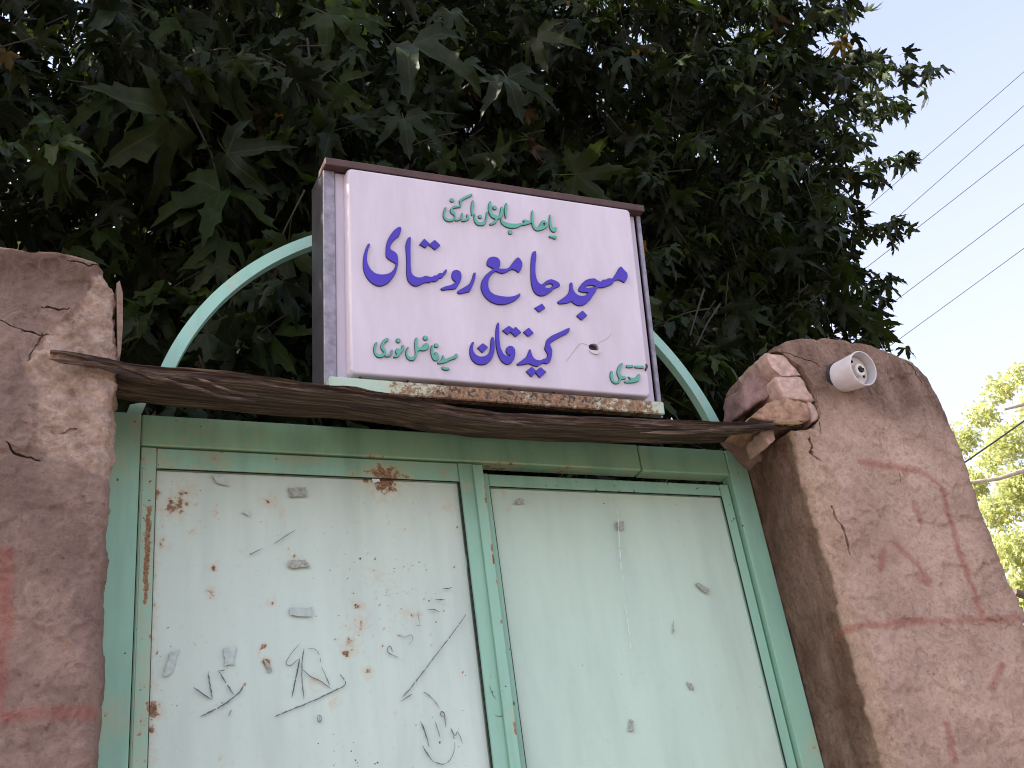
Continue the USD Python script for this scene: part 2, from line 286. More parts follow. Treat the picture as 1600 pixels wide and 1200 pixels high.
for c in ([(0, 505), (30, 515), (70, 525), (78, 520)], [(70, 520), (50, 545), (42, 565)], [(12, 690), (35, 715), (60, 720)], [(85, 680), (110, 665), (118, 668)], [(180, 436), (181, 465), (178, 490)], [(60, 480), (85, 482), (108, 480)], [(105, 408), (130, 410), (150, 412)]):
    lb = lb - solid(crack(c, 5, 0.018))
pl = thing('gate_pillar', 'weathered earth-plastered pillar at left of the gate with flaking pale patches', 'pillar', loc=(-0.6, 0, 0))
def paint_lines(lines, Y, w):
    segs = [[np.array(xz(a, b, Y)) for a, b in ln] for ln in lines]
    def f(P):
        q = P[:, [0, 2]] + (fbm(P * 14, 3, 9)[:, None] - 0.5) * 0.02
        d = np.min([poly_dist(q, s) for s in segs], axis=0)
        return sm(-d, -w * 1.25, 0.1 * w) * (P[:, 1] < Y + 0.06)
    return f
ZA = {'peel': lambda P: 0 * P[:, 0], 'paint': lambda P: 0 * P[:, 0], 'weather_shade': lambda P: 0.2 + 0 * P[:, 0]}
obj('plaster_base', bx(-1.6, 0.139, FY, 0.14, -0.2, 1.86, 0.01), M['plaster_l'], pl, attrs=ZA, smooth=False); obj('plaster_base', bx(-1.6, -0.54, FY, 0.14, 1.861, 3.55, 0.01), M['plaster_l'], pl, attrs=ZA, smooth=False)
red_l = paint_lines([[(12, 865), (8, 960), (2, 1050), (-2, 1110)], [(-40, 1118), (40, 1115), (145, 1112)], [(12, 865), (-60, 870)]], FY, 0.032)
obj('plaster_body', lb, M['plaster_l'], pl, attrs={'peel': lambda P: peel_at(peel_l, P, 0.012), 'paint': red_l,
    'weather_shade': lambda P: np.clip(sm(P[:, 2], 3.28, 3.5) * (1 - peel_at(peel_l, P, 0.02)) * 0.9 + 0.25 * sm(fbm(P * 3, 3, 12), 0.5, 0.7), 0, 1)})
sl = extr_xz(Polygon([xz(a, b, FY) for a, b in [(183, 436), (188, 432), (193, 452), (193, 500), (190, 545), (185, 555), (184, 500)]]), FY + 0.02, FY + 0.10)
obj('plaster_flake', to_tm(solid(sl).refine_to_length(0.02)), M['plaster_l'], pl, attrs={'peel': lambda P: 0.4 * np.ones(len(P)), 'paint': lambda P: 0 * P[:, 0], 'weather_shade': lambda P: 0.5 + 0 * P[:, 0]})

# right
XR = 2.297
right_poly = Polygon([(XR, 1.85), (3.06, 1.85), (3.055, 2.47), (3.035, 2.88), (3.043, 3.28), (3.026, 3.40), (2.98, 3.478), (2.90, 3.505), (2.80, 3.535), (2.68, 3.55), (2.55, 3.553), (2.44, 3.54), (2.36, 3.51), (XR + 0.005, 3.46), (XR, 3.40)])
peel_rp = [(1225, 675), (1262, 672), (1275, 690), (1268, 720), (1290, 735), (1312, 760), (1298, 800), (1325, 870), (1318, 920), (1345, 990), (1390, 1110), (1440, 1260), (1380, 1260), (1330, 1020), (1260, 790)]
peel_r = Polygon([xz(a, b, FY) for a, b in peel_rp]); prepare(peel_r)
def disp_r(P):
    pl_ = peel_at(peel_r, P, 0.006) * (P[:, 1] < -0.2)
    return flakes(P, 320) + (fbm(P * 3.0, 3, 21) - 0.5) * 0.022 + (fbm(P * 24, 4, 22) - 0.5) * (0.009 + 0.014 * pl_) + (fbm(P * 60, 2, 24) - 0.5) * 0.004 - 0.006 * pl_
rb = pillar_body(right_poly, FY, 0.05, disp_r, 6, rounding=3)
notch_px = [(1150, 556), (1190, 545), (1222, 551), (1250, 573), (1268, 600), (1280, 632), (1281, 655), (1272, 672), (1236, 672), (1100, 668)]
npz = np.array([xz(a, b, FY) for a, b in notch_px]); npz = npz + (np.stack([noise(np.c_[npz * 40, npz[:, :1]], 4), noise(np.c_[npz * 40, npz[:, :1]], 5)], 1) - 0.5) * 0.012
notch = Polygon(np.vstack([npz, [XR - 0.1, npz[-1][1]], [XR - 0.1, npz[0][1]]])).buffer(0)
nm = solid(extr_xz(notch, FY - 0.1, -0.085)).refine_to_length(0.02)
t_ = to_tm(nm); t_ = trimesh.Trimesh(t_.vertices, t_.faces); t_.vertices = t_.vertices + (np.stack([noise(t_.vertices * 45, k) for k in (1, 2, 3)], 1) - 0.5) * 0.014
rb = rb - solid(t_)
for c, w in (([(1266, 678), (1264, 700), (1272, 716), (1280, 722)], 9), ([(1297, 792), (1310, 815), (1325, 840), (1328, 868)], 9), ([(1252, 590), (1268, 620), (1280, 650), (1282, 680)], 4), ([(1222, 548), (1262, 562), (1282, 572)], 3), ([(1402, 742), (1406, 752)], 4), ([(1410, 562), (1432, 580), (1440, 598)], 5)):
    rb = rb - solid(crack(c, w, 0.024))
pr = thing('gate_pillar', 'round-topped pinkish plaster pillar at right of the gate with exposed bricks', 'pillar', loc=(2.65, 0, 0))
obj('plaster_base', bx(XR, 3.06, FY, 0.05, -0.2, 1.86, 0.01), M['plaster_r'], pr, attrs=ZA, smooth=False)
red_r = paint_lines([[(1345, 722), (1400, 730), (1448, 742), (1470, 762), (1495, 850), (1525, 930), (1535, 965)], [(1325, 982), (1420, 972), (1500, 970), (1590, 966)], [(1398, 850), (1425, 875), (1448, 905), (1450, 912), (1435, 905)], [(1430, 795), (1437, 815)], [(1565, 1040), (1548, 1075)], [(1480, 1130), (1490, 1190)], [(1380, 860), (1375, 890)]], FY, 0.026)
def weather_shade_r(P):
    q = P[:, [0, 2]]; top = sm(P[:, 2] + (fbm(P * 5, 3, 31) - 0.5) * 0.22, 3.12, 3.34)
    return np.clip(top * 0.9 + 0.5 * sm(P[:, 0], 2.95, 3.04) + 1.25 * sm(P[:, 1], FY + 0.012, FY + 0.03) * (P[:, 0] < 2.40) + 0.08 * sm(fbm(P * 4, 3, 33), 0.5, 0.72), 0, 1)  # weathered top and mottling; inner jamb face darkened as painted shade
obj('plaster_body', rb, M['plaster_r'], pr, attrs={'peel': lambda P: 0.85 * peel_at(peel_r, P, 0.01) * (P[:, 1] < -0.2), 'paint': red_r, 'weather_shade': weather_shade_r})
def rough_brick(px, y0, y1, m, seed, amp=0.012):
    p = Polygon([xz(a, b, y0) for a, b in px])
    t = to_tm(solid(extr_xz(p, y0, y1)).refine_to_length(0.012)); t = trimesh.Trimesh(t.vertices, t.faces)
    trimesh.smoothing.filter_laplacian(t, lamb=0.5, iterations=1, implicit_time_integration=False, volume_constraint=False)
    t.vertices = t.vertices + np.array(t.vertex_normals) * ((fbm(t.vertices * 28, 5, seed) - 0.5) * amp * 1.5 + (noise(t.vertices * 120, seed) - 0.5) * 0.004)[:, None]
    return obj('brick', t, m, pr, smooth=40)
rough_brick([(1194, 550), (1226, 556), (1254, 586), (1222, 588), (1206, 574)], -0.262, -0.08, M['brick_pale'], 41)
rough_brick([(1212, 588), (1252, 588), (1274, 626), (1224, 622), (1216, 604)], -0.262, -0.08, M['brick_pale'], 42)
rough_brick([(1172, 652), (1196, 632), (1226, 620), (1264, 630), (1266, 656), (1220, 662)], -0.272, -0.085, M['brick_orange'], 43, 0.016)
rough_brick([(1262, 626), (1276, 634), (1280, 652), (1268, 662)], -0.258, -0.10, M['brick_pale'], 44)
rough_brick([(1160, 600), (1205, 578), (1216, 612), (1165, 640)], -0.20, -0.06, M['brick_dark'], 45, 0.018)
rough_brick([(1192, 672), (1206, 668), (1212, 686), (1200, 696)], -0.235, -0.12, M['brick_pale'], 46)
rough_brick([(1150, 668), (1228, 668), (1222, 690), (1205, 725), (1186, 712)], -0.10, 0.02, M['brick_dark'], 47, 0.012)

# ------------------------------------------------------------------ gate
gate = thing('metal_gate', 'pale green double-leaf metal gate with rust and pencil scribbles', 'gate', loc=(1.22, 0, 0))
def leafpt(a, b): return np.array(xz(a, b, 0.02))
RUSTS = [(275, 790, 26, 0.55), (290, 770, 20, 0.45), (312, 735, 14, 0.3), (600, 748, 34, 0.72), (575, 742, 22, 0.5), (632, 745, 20, 0.45), (335, 888, 8, 0.6), (330, 925, 10, 0.5), (300, 830, 8, 0.45), (335, 800, 7, 0.4), (420, 785, 14, 0.42), (440, 800, 10, 0.4), (415, 1035, 9, 0.8), (412, 1010, 6, 0.6), (545, 1010, 16, 0.5), (540, 1022, 7, 0.7), (560, 945, 12, 0.5), (560, 975, 18, 0.4), (575, 1050, 12, 0.42), (590, 900, 16, 0.35), (640, 960, 14, 0.35), (425, 940, 10, 0.4), (240, 1110, 14, 0.75), (236, 1140, 10, 0.6), (245, 770, 12, 0.5), (250, 850, 14, 0.45), (235, 1000, 8, 0.5), (460, 875, 14, 0.3), (655, 960, 8, 0.4), (490, 1065, 16, 0.3), (520, 1100, 14, 0.28), (800, 790, 10, 0.3), (790, 765, 14, 0.3), (700, 790, 14, 0.4), (690, 745, 12, 0.35)]
_r = np.random.default_rng(77)
for (cx_, cy_, sx_, sy_, n_) in ((620, 930, 45, 70, 40), (300, 790, 40, 60, 14), (450, 1000, 130, 110, 34), (640, 790, 60, 40, 22), (690, 900, 26, 130, 22), (560, 960, 40, 50, 16), (430, 790, 60, 40, 14)):
    for _ in range(n_): RUSTS.append((float(np.clip(_r.normal(cx_, sx_), 245, 730)), _r.normal(cy_, sy_), _r.uniform(1.6, 3.6), _r.uniform(0.35, 0.7)))
rp = np.array([leafpt(a, b) for a, b, _, _ in RUSTS]); rr = np.array([c for _, _, c, _ in RUSTS]) * 0.0019; ra = np.array([d for *_, d in RUSTS]) + 0.10
def rust_panel(P):
    d2 = ((P[:, None, [0, 2]] - rp[None]) ** 2).sum(-1); w = np.max(ra * np.exp(-d2 / (2 * (rr * 0.66) ** 2)), axis=1)
    edge = 0.36 * sm(-(P[:, 0] - 0.275), -0.03, 0.0) * (P[:, 0] < 0.5)
    return np.clip(np.maximum(w, edge) , 0, 1)
def rust_rim(P):
    strip = 0.85 * sm(-np.abs(P[:, 0] - 0.252), -0.010, -0.005) * sm(P[:, 2], 2.62, 2.64) * sm(-P[:, 2], -2.93, -2.90)
    jam = 0.30 * (P[:, 0] < 0.30) * sm(fbm(P * 7, 3, 51), 0.45, 0.65)
    top = 0.34 * sm(P[:, 2], 2.98, 3.02) * sm(fbm(P * 9, 3, 52), 0.42, 0.62) * (P[:, 0] < 1.35)
    return np.clip(np.maximum.reduce([strip, jam, top, rust_panel(P) * 0.9]), 0, 1)
def rust_astragal(P):
    return np.clip(sm(fbm(P * np.array([1, 1, 11]), 3, 53), 0.46, 0.62) * 0.62 * sm(P[:, 0], *(1.262 - 0.004, 1.262 + 0.004)) , 0, 1)
def rust_head(P):
    low = sm(-P[:, 2], -3.135, -3.10) * sm(fbm(P * np.array([4, 1, 4]), 3, 54), 0.42, 0.6) * (0.5 * (P[:, 0] > 0.9) * (P[:, 0] < 1.8) + 0.12)
    return np.clip(low + 0.2 * sm(fbm(P * 6, 3, 55), 0.52, 0.7), 0, 1)
def rust_frame(P): return np.clip(0.36 * sm(fbm(P * np.array([6, 6, 3]), 3, 56), 0.48, 0.68), 0, 1)
chip = lambda k: (lambda P: k * sm(fbm(P * 3.3, 3, 57), 0.35, 0.7))
def gobj(name, mesh, m, parent, rust, k=0.6): return obj(name, mesh, M[m], parent, smooth=20, attrs={'rust': rust, 'chip': chip(k * (0.34 if m == 'panel_right' else 0.66))})
ZH, ZB = 3.208, 0.06
XL0 = 0.140
gobj('frame_stile', bx(XL0, 0.226, 0.0, 0.06, 0.0, 3.211, 0.004, 0.02), 'rim', gate, rust_frame, 0.9)
gobj('frame_stile', bx(2.212, 2.292, 0.0, 0.06, 0.0, 3.205, 0.004, 0.02), 'rim', gate, rust_frame, 0.9)
gobj('frame_header', bx(0.2275, 1.858, 0.001, 0.06, 3.108, 3.207, 0.004, 0.014), 'frame', gate, rust_head, 0.7)
gobj('frame_header', bx(1.862, 2.2105, 0.001, 0.06, 3.106, 3.205, 0.004, 0.014), 'frame', gate, rust_head, 0.7)
tab = extr_xz(Polygon([xz(a, b, 0.02) for a, b in [(196, 650), (203, 634), (229, 630), (221, 648)]]), 0.012, 0.016)
gobj('hinge_tab', tab, 'frame', gate, rust_frame, 0.8)
def panel_mesh(x0, x1, z0, z1, y, bulge, seed, d=0.006):
    nx, nz = int((x1 - x0) / 0.008), int((z1 - z0) / 0.010)
    X, Z = np.meshgrid(np.linspace(x0, x1, nx), np.linspace(z0, z1, nz)); P = np.stack([X.ravel(), np.zeros(X.size), Z.ravel()], 1)
    e = np.minimum.reduce([P[:, 0] - x0, x1 - P[:, 0], P[:, 2] - z0, z1 - P[:, 2]])
    yy = y + (fbm(P * 1.7, 2, seed) - 0.5) * bulge * sm(e, 0, 0.15)
    V = np.vstack([np.c_[P[:, 0], yy, P[:, 2]], np.c_[P[:, 0], yy + d, P[:, 2]]]); i = np.arange(nx * nz).reshape(nz, nx)
    a, b, c, e_ = i[:-1, :-1].ravel(), i[:-1, 1:].ravel(), i[1:, 1:].ravel(), i[1:, :-1].ravel()
    F = np.vstack([np.c_[a, b, c], np.c_[a, c, e_]]); N = nx * nz; B = F[:, ::-1] + N
    ring = np.concatenate([i[0, :-1], i[:-1, -1], i[-1, :0:-1], i[:0:-1, 0]]); nxt = np.roll(ring, -1)
    S = np.vstack([np.c_[ring, ring + N, nxt], np.c_[nxt, ring + N, nxt + N]])
    return trimesh.Trimesh(V, np.vstack([F, B, S]), process=False)
def leaf_door(xa, xb, wl, wr, z1, wt, yr, m, seed, rust):
    """a leaf of the gate: sheet panel, the raised rim round it"""
    door = gobj('door_leaf', panel_mesh(xa + wl + 0.0015, xb - wr - (0.0055 if seed == 61 else 0.0015), ZB + 0.05, z1 - wt - 0.0018, yr + 0.015, 0.012, seed), m, gate, rust, 0.75)
    f = lambda *a: bx(*a, 0.003, 0.016)
    gobj('rim', f(xa, xa + wl, yr, yr + 0.04, ZB, z1), 'rim', door, rust_rim, 0.9)
    gobj('rim', f(xb - wr, xb, yr, yr + 0.04, ZB, z1), 'rim', door, rust_rim, 0.9)
    gobj('rim', f(xa + wl + .001, xb - wr - .001, yr + 0.0015, yr + 0.04, z1 - wt, z1 - 0.001), 'rim', door, rust_rim, 0.9)
    gobj('rim', f(xa + wl + .001, xb - wr - .001, yr + 0.0015, yr + 0.04, ZB, ZB + wt), 'rim', door, rust_rim, 0.9)
    return door
dl = leaf_door(0.229, 1.245, 0.043, 0.052, 3.104, 0.066, 0.006, 'panel_left', 61, rust_panel)
gobj('seam_strip', bx(0.236, 0.2395, 0.003, 0.008, ZB, 3.03), 'rim', dl, rust_rim)
def seam(x0, x1, z0, z1, y, parent, k=0.0):  # solid dark strips that paint the shadow lines along the panel edges
    n = 160; v_ = (z1 - z0) > (x1 - x0); t = np.linspace(0, 1, n); c = (x0 + x1) / 2 if v_ else (z0 + z1) / 2; w = ((x1 - x0) if v_ else (z1 - z0)) * (0.7 + 0.6 * noise(np.c_[t * 60, t * 0 + k, t * 0], 3))
    l = np.linspace(z0, z1, n) if v_ else np.linspace(x0, x1, n); a, b = c - w / 2, c + w / 2
    pts = np.vstack([np.c_[a, l], np.c_[b, l][::-1]]) if v_ else np.vstack([np.c_[l, a], np.c_[l, b][::-1]])
    obj('seam', extr_xz(Polygon(pts).buffer(0), y, y + 0.006), M['dark'], parent, smooth=False)
seam(1.1885, 1.1930, 0.2, 3.036, 0.0085, dl, 1); seam(0.2722, 0.2738, 0.2, 3.036, 0.0085, dl, 2); seam(0.275, 1.19, 3.0366, 3.0386, 0.0085, dl, 3)
ast = gobj('cover_strip', bx(1.2385, 1.272, -0.004, 0.0045, ZB, 3.095, 0.0015, 0.008), 'rim', dl, rust_astragal, 0.9)
dr = leaf_door(1.262, 2.206, 0.036, 0.036, 3.078, 0.045, 0.020, 'panel_right', 62, lambda P: rust_panel(P) * 0.8)
seam(1.2985, 1.3000, 0.2, 3.031, 0.0225, dr, 4); seam(2.1685, 2.1702, 0.2, 3.031, 0.0225, dr, 5); seam(1.30, 2.168, 3.0316, 3.0336, 0.0225, dr, 6)
# flat strips, marks, residue on the sheets
def ribbon(pts_px, w, Y, name, m, parent, seed=0, taper=True, gaps=0.0):
    p = np.array([xz(a, b, Y) for a, b in pts_px]); p = chaikin(p, 2, closed=False)
    L_ = np.r_[0, np.cumsum(np.linalg.norm(np.diff(p, axis=0), axis=1))]; n = max(6, int(L_[-1] / 0.004)); s = np.linspace(0, L_[-1], n)
    q = np.c_[np.interp(s, L_, p[:, 0]), np.interp(s, L_, p[:, 1])]
    k = np.c_[s * 160, np.full(n, seed * 3.7), np.zeros(n)]
    q = q + (np.stack([noise(k, 1), noise(k, 2)], 1) - 0.5) * w * 0.6
    ww = w * (0.45 + 0.9 * noise(k * 0.8, 3))
    if taper: ww = ww * np.minimum(1, np.minimum(np.arange(n), n - 1 - np.arange(n)) / 4 + 0.3)
    d = np.gradient(q, axis=0); nn = np.c_[-d[:, 1], d[:, 0]]; nn /= np.linalg.norm(nn, axis=1, keepdims=True) + 1e-9
    keep = noise(k * 0.45, 5)[:-1] > gaps
    A, B = q + nn * ww[:, None] / 2, q - nn * ww[:, None] / 2
    V = np.vstack([np.c_[A[:, 0], np.full(n, Y), A[:, 1]], np.c_[B[:, 0], np.full(n, Y), B[:, 1]]]); i = np.nonzero(keep)[0]
    F = np.vstack([np.c_[i, i + n, i + 1], np.c_[i + 1, i + n, i + n + 1]])
    if not len(F): return
    t = trimesh.Trimesh(V, F, process=False); e = trimesh.Trimesh(V + [0, 0.0006, 0], F[:, ::-1], process=False)
    return obj(name, [t, e], m, parent, smooth=False)
YL, YRt = 0.0115, 0.0255
S_ = 0.0058
def scrib(*strokes, label=None, Y=YL, door=dl):
    for k, (w, st) in enumerate(strokes): ribbon(st, w * 0.52, Y, 'scribble', M['pencil'], door, seed=k + len(strokes) * 7, gaps=0.13)
z1_ = lambda pts: [(240 + a / 4.706, 960 + b / 4.706) for a, b in pts]
scrib((.007, z1_([(295, 535), (350, 575), (425, 625)])), (.007, z1_([(400, 420), (415, 520), (430, 628)])), (.0065, z1_([(475, 412), (530, 500), (590, 590)])), (.006, z1_([(485, 410), (510, 412), (548, 392)])),
      (.007, z1_([(345, 750), (430, 710), (540, 650), (625, 580), (655, 540), (666, 510)])), (.006, z1_([(578, 700), (558, 725), (552, 752)])))
scrib((.0035, z1_([(1075, 212), (1010, 290), (975, 345), (975, 372), (1010, 378), (1045, 345), (1078, 322), (1062, 400), (1038, 510), (1018, 610)])), (.006, z1_([(1074, 325), (1055, 420), (1035, 520), (1018, 605)])), (.0055, z1_([(1105, 250), (1092, 340), (1090, 440), (1095, 540), (1107, 622)])),
      (.003, z1_([(1130, 250), (1190, 250), (1222, 300), (1232, 380), (1270, 460), (1296, 520)])), (.0045, z1_([(1095, 405), (1150, 455), (1230, 490), (1310, 550)])), (.006, z1_([(890, 752), (1000, 705), (1100, 665), (1210, 620), (1330, 560), (1400, 530), (1415, 505), (1390, 460), (1368, 435)])),
      (.004, z1_([(1205, 740), (1235, 745), (1232, 790), (1208, 790), (1205, 745)])), (.003, z1_([(1220, 740), (1220, 795)])), (.005, z1_([(1262, 455), (1295, 520)])))
z2_ = lambda pts: [(640 + a / 3.527, 860 + b / 3.527) for a, b in pts]
scrib((.0055, z2_([(312, 350), (250, 440), (150, 570), (60, 690), (5, 760), (-40, 810)])), (.0045, z2_([(-48, 830), (0, 800), (40, 772), (90, 785), (130, 820), (165, 870)])), (.0075, z2_([(58, 938), (85, 1000), (110, 1085)])), (.0055, z2_([(140, 935), (155, 985), (168, 1030)])),
      (.005, z2_([(200, 975), (195, 920), (188, 890), (172, 888), (170, 910), (192, 918)])), (.007, z2_([(72, 1072), (95, 1120), (125, 1160)])), (.004, z2_([(125, 1160), (180, 1182), (225, 1160), (252, 1090), (245, 1030), (225, 975)])), (.005, z2_([(225, 975), (255, 1030), (262, 985), (292, 1065)])),
      (.007, z2_([(185, 208), (210, 210), (235, 202)])), (.0055, z2_([(140, 268), (165, 272), (198, 268)])), (.005, z2_([(95, 328), (130, 322), (170, 340)])), (.006, z2_([(35, 412), (65, 415)])), (.004, z2_([(45, 340), (55, 400)])), (.003, z2_([(-60, 475), (-20, 478), (10, 460), (22, 490), (-5, 520)])), (.004, z2_([(-90, 560), (-110, 520), (-130, 560), (-60, 590)])),
      (.005, [(388, 867), (410, 857)]), (.004, [(428, 850), (445, 838), (462, 828)]))
scrib((.003, z2_([(440, 745), (455, 790), (478, 820)])), (.003, z2_([(470, 905), (485, 915), (525, 910)])), Y=0.0045)
scrib((.0035, [(1144, 866), (1150, 882)]), Y=YRt, door=dr)
def patch(px, m, door, Y, seed):
    p = np.array([xz(a, b, Y) for a, b in px]); c = LineString(np.vstack([p, p[:1]])).segmentize(0.006); q = np.array(c.coords)[:-1]
    q = q + (np.stack([noise(np.c_[q * 120, q[:, :1] * 0 + seed], 1), noise(np.c_[q * 120, q[:, :1] * 0 + seed], 2)], 1) - 0.5) * 0.007
    pl_ = Polygon(q).buffer(0)
    for gme in getattr(pl_, 'geoms', [pl_]):
        if gme.area > 1e-6: obj('tape_residue', extr_xz(gme, Y + 0.001, Y + 0.0022), m, door, smooth=False)
for k, px in enumerate([[(450, 762), (478, 761), (481, 775), (452, 776)], [(452, 950), (490, 948), (486, 963), (454, 962)], [(350, 1012), (368, 1010), (366, 1038), (351, 1040)], [(266, 1018), (282, 1014), (268, 1052), (256, 1058)], [(450, 876), (478, 875), (484, 886), (452, 887)], [(330, 740), (350, 745), (360, 760), (338, 752)], [(378, 800), (392, 796), (388, 806)]]):
    patch(px, M['tape'] if k not in (0, 4) else M['tape_dark'], dl, YL, k)
patch([(802, 786), (812, 778), (820, 779), (816, 785), (821, 788)], M['tape_dark'], dr, YRt, 21); patch([(1086, 912), (1090, 909), (1108, 919), (1108, 929), (1100, 924)], M['tape_dark'], dr, YRt, 22)
patch([(963, 816), (975, 814), (974, 826), (965, 828)], M['tape_dark'], dr, YRt, 23); patch([(1072, 1064), (1082, 1068), (1084, 1078), (1078, 1077)], M['tape_dark'], dr, YRt, 24); patch([(984, 1124), (990, 1126), (990, 1143), (982, 1142)], M['tape_dark'], dr, YRt, 25)
patch([(582, 740), (594, 739), (595, 753), (583, 754)], M['scratch'], dl, YL - 0.0008, 26)
patch([(410, 1028), (418, 1032), (426, 1048), (418, 1050)], M['tape_dark'], dl, YL, 27); patch([(1052, 968), (1055, 985), (1052, 990)], M['tape_dark'], dr, YRt, 28)
ribbon([(965, 795), (968, 850), (970, 880), (974, 908)], 0.003, YRt, 'scratch', M['scratch'], dr, gaps=0.35); ribbon([(975, 930), (985, 1000), (990, 1060)], 0.0018, YRt, 'scratch', M['scratch'], dr, gaps=0.5)
# arch: a square bar bent over the gate
ARC, ARZ, AR = 1.248, 3.055, 1.025
th = np.linspace(math.radians(14), math.radians(166), 90); A_ = []
for rad, yy in ((AR, 0.018), (AR, 0.052), (AR - 0.040, 0.052), (AR - 0.040, 0.018)):
    A_.append(np.c_[ARC + rad * np.cos(th), np.full(len(th), yy), ARZ + rad * np.sin(th)])
V = np.stack(A_, 1).reshape(-1, 3); F = []
for i in range(len(th) - 1):
    for j in range(4):
        a, b = i * 4 + j, i * 4 + (j + 1) % 4; F += [(a, b, a + 4), (b, b + 4, a + 4)]
F += [(0, 2, 1), (0, 3, 2)]; e = len(V) - 4; F += [(e, e + 1, e + 2), (e, e + 2, e + 3)]
am = trimesh.Trimesh(V, F, process=False); am.fix_normals()
gobj('arch', am, 'arch', gate, lambda P: 0.30 * sm(fbm(P * 8, 3, 58), 0.5, 0.7), 0.6)

# ------------------------------------------------------------------ plank
S = np.array([[-0.03, 3.226], [0.03, 3.225], [0.10, 3.214], [0.166, 3.203], [0.30, 3.200], [0.506, 3.192], [0.75, 3.172], [0.952, 3.155], [1.10, 3.135], [1.272, 3.128], [1.5, 3.138], [1.715, 3.146], [1.95, 3.157], [2.105, 3.166], [2.25, 3.178], [2.352, 3.186]])
TH = np.array([[-0.03, 0.006], [0.03, 0.012], [0.10, 0.022], [0.17, 0.031], [0.3, 0.036], [0.506, 0.034], [0.75, 0.029], [0.952, 0.029], [1.10, 0.031], [1.272, 0.033], [1.5, 0.036], [1.715, 0.038], [1.95, 0.038], [2.105, 0.034], [2.25, 0.032], [2.352, 0.020]])
xs = np.linspace(-0.03, 2.352, 520); zt = np.interp(xs, S[:, 0], S[:, 1]); tk = np.interp(xs, TH[:, 0], TH[:, 1])
from scipy.ndimage import gaussian_filter1d as gf
zt, tk = gf(zt, 6, mode='nearest'), gf(tk, 6, mode='nearest')
yf = -0.285 - 0.012 * np.sin(xs * 2.1) + (fbm(np.c_[xs * 9, xs * 0, xs * 0], 4, 71) - 0.5) * 0.020
yb = np.where(xs < 0.10, yf + 0.02 + 0.05 * sm(xs, -0.03, 0.10), -0.025); yb = gf(yb, 3, mode='nearest')
RISE = 0.23 + 0.09 * sm(xs, 0.5, 1.0)
prof = [(0, h) for h in np.linspace(0, 1, 15)] + [(t, 1.0) for t in np.linspace(0.06, 1, 16)] + [(1, 0.5), (1, 0.0)] + [(t, 0.0) for t in np.linspace(0.94, 0.06, 10)]
V = []
for k, (t, h) in enumerate(prof):
    y = yf + (yb - yf) * t; z = zt - tk * h + (y - yf) * RISE
    g_ = np.c_[xs * 2.6, np.full(len(xs), k * 1.37), np.zeros(len(xs))]
    n1, n2 = fbm(g_, 4, 72) - 0.5, fbm(g_ * [6, 1, 1], 3, 73) - 0.5
    amp = np.clip((xs + 0.03) / 0.2, 0.15, 1)
    if t == 0: y = y + (n1 * 0.034 + n2 * 0.012) * amp * (1 if 0 < h < 1 else 0.5)
    elif h == 1.0: z = z + n1 * 0.012 * amp + 0.012 * math.sin(t * 3.1) * 0.6
    else: z = z + n1 * 0.008 * amp
    V.append(np.c_[xs, y, z])
V = np.stack(V, 1); n_, k_ = V.shape[:2]; V = V.reshape(-1, 3); F = []
for i in range(n_ - 1):
    for j in range(k_):
        a, b = i * k_ + j, i * k_ + (j + 1) % k_; F += [(a, a + k_, b), (b, a + k_, b + k_)]
F += [(0, j, j + 1) for j in range(1, k_ - 1)] + [((n_ - 1) * k_, (n_ - 1) * k_ + j + 1, (n_ - 1) * k_ + j) for j in range(1, k_ - 1)]
wood = trimesh.Trimesh(V, F, process=False); wood.fix_normals()
pk = thing('wooden_plank', 'rotten dark brown plank lying across the gate top under the sign', 'plank', loc=(1.2, -0.15, 3.15))
obj('board', wood, M['wood'], pk, smooth=35)
def splinter(px, w, Y, m, seed=0):
    p = np.array([at(a, b, Y) for a, b in px]); n = 24; s = np.linspace(0, 1, n); q = np.stack([np.interp(s, np.linspace(0, 1, len(p)), p[:, k]) for k in range(3)], 1)
    q[:, 2] += (fbm(np.c_[q[:, 0] * 20, s * 0 + seed, s * 0], 3, 75) - 0.5) * 0.006
    return obj('splinter', tube(q, w * np.clip(np.minimum(s, 1 - s) * 6, 0.15, 1) * (0.7 + 0.6 * noise(np.c_[s * 9, s * 0 + seed, s * 0], 2)), 6), m, pk)
splinter([(78, 561), (110, 566), (150, 570), (190, 582), (240, 596)], 0.007, -0.288, M['wood'], 1)
splinter([(200, 578), (280, 600), (340, 618), (400, 628)], 0.006, -0.296, M['wood'], 2)
splinter([(300, 588), (360, 612), (420, 622)], 0.005, -0.298, M['wood'], 3)
splinter([(1000, 676), (1080, 676), (1160, 668), (1225, 662)], 0.006, -0.296, M['wood'], 4)
splinter([(1208, 660), (1230, 660), (1254, 661)], 0.009, -0.292, M['wood_pale'], 5)
splinter([(640, 640), (760, 655), (850, 668)], 0.004, -0.298, M['wood'], 6)

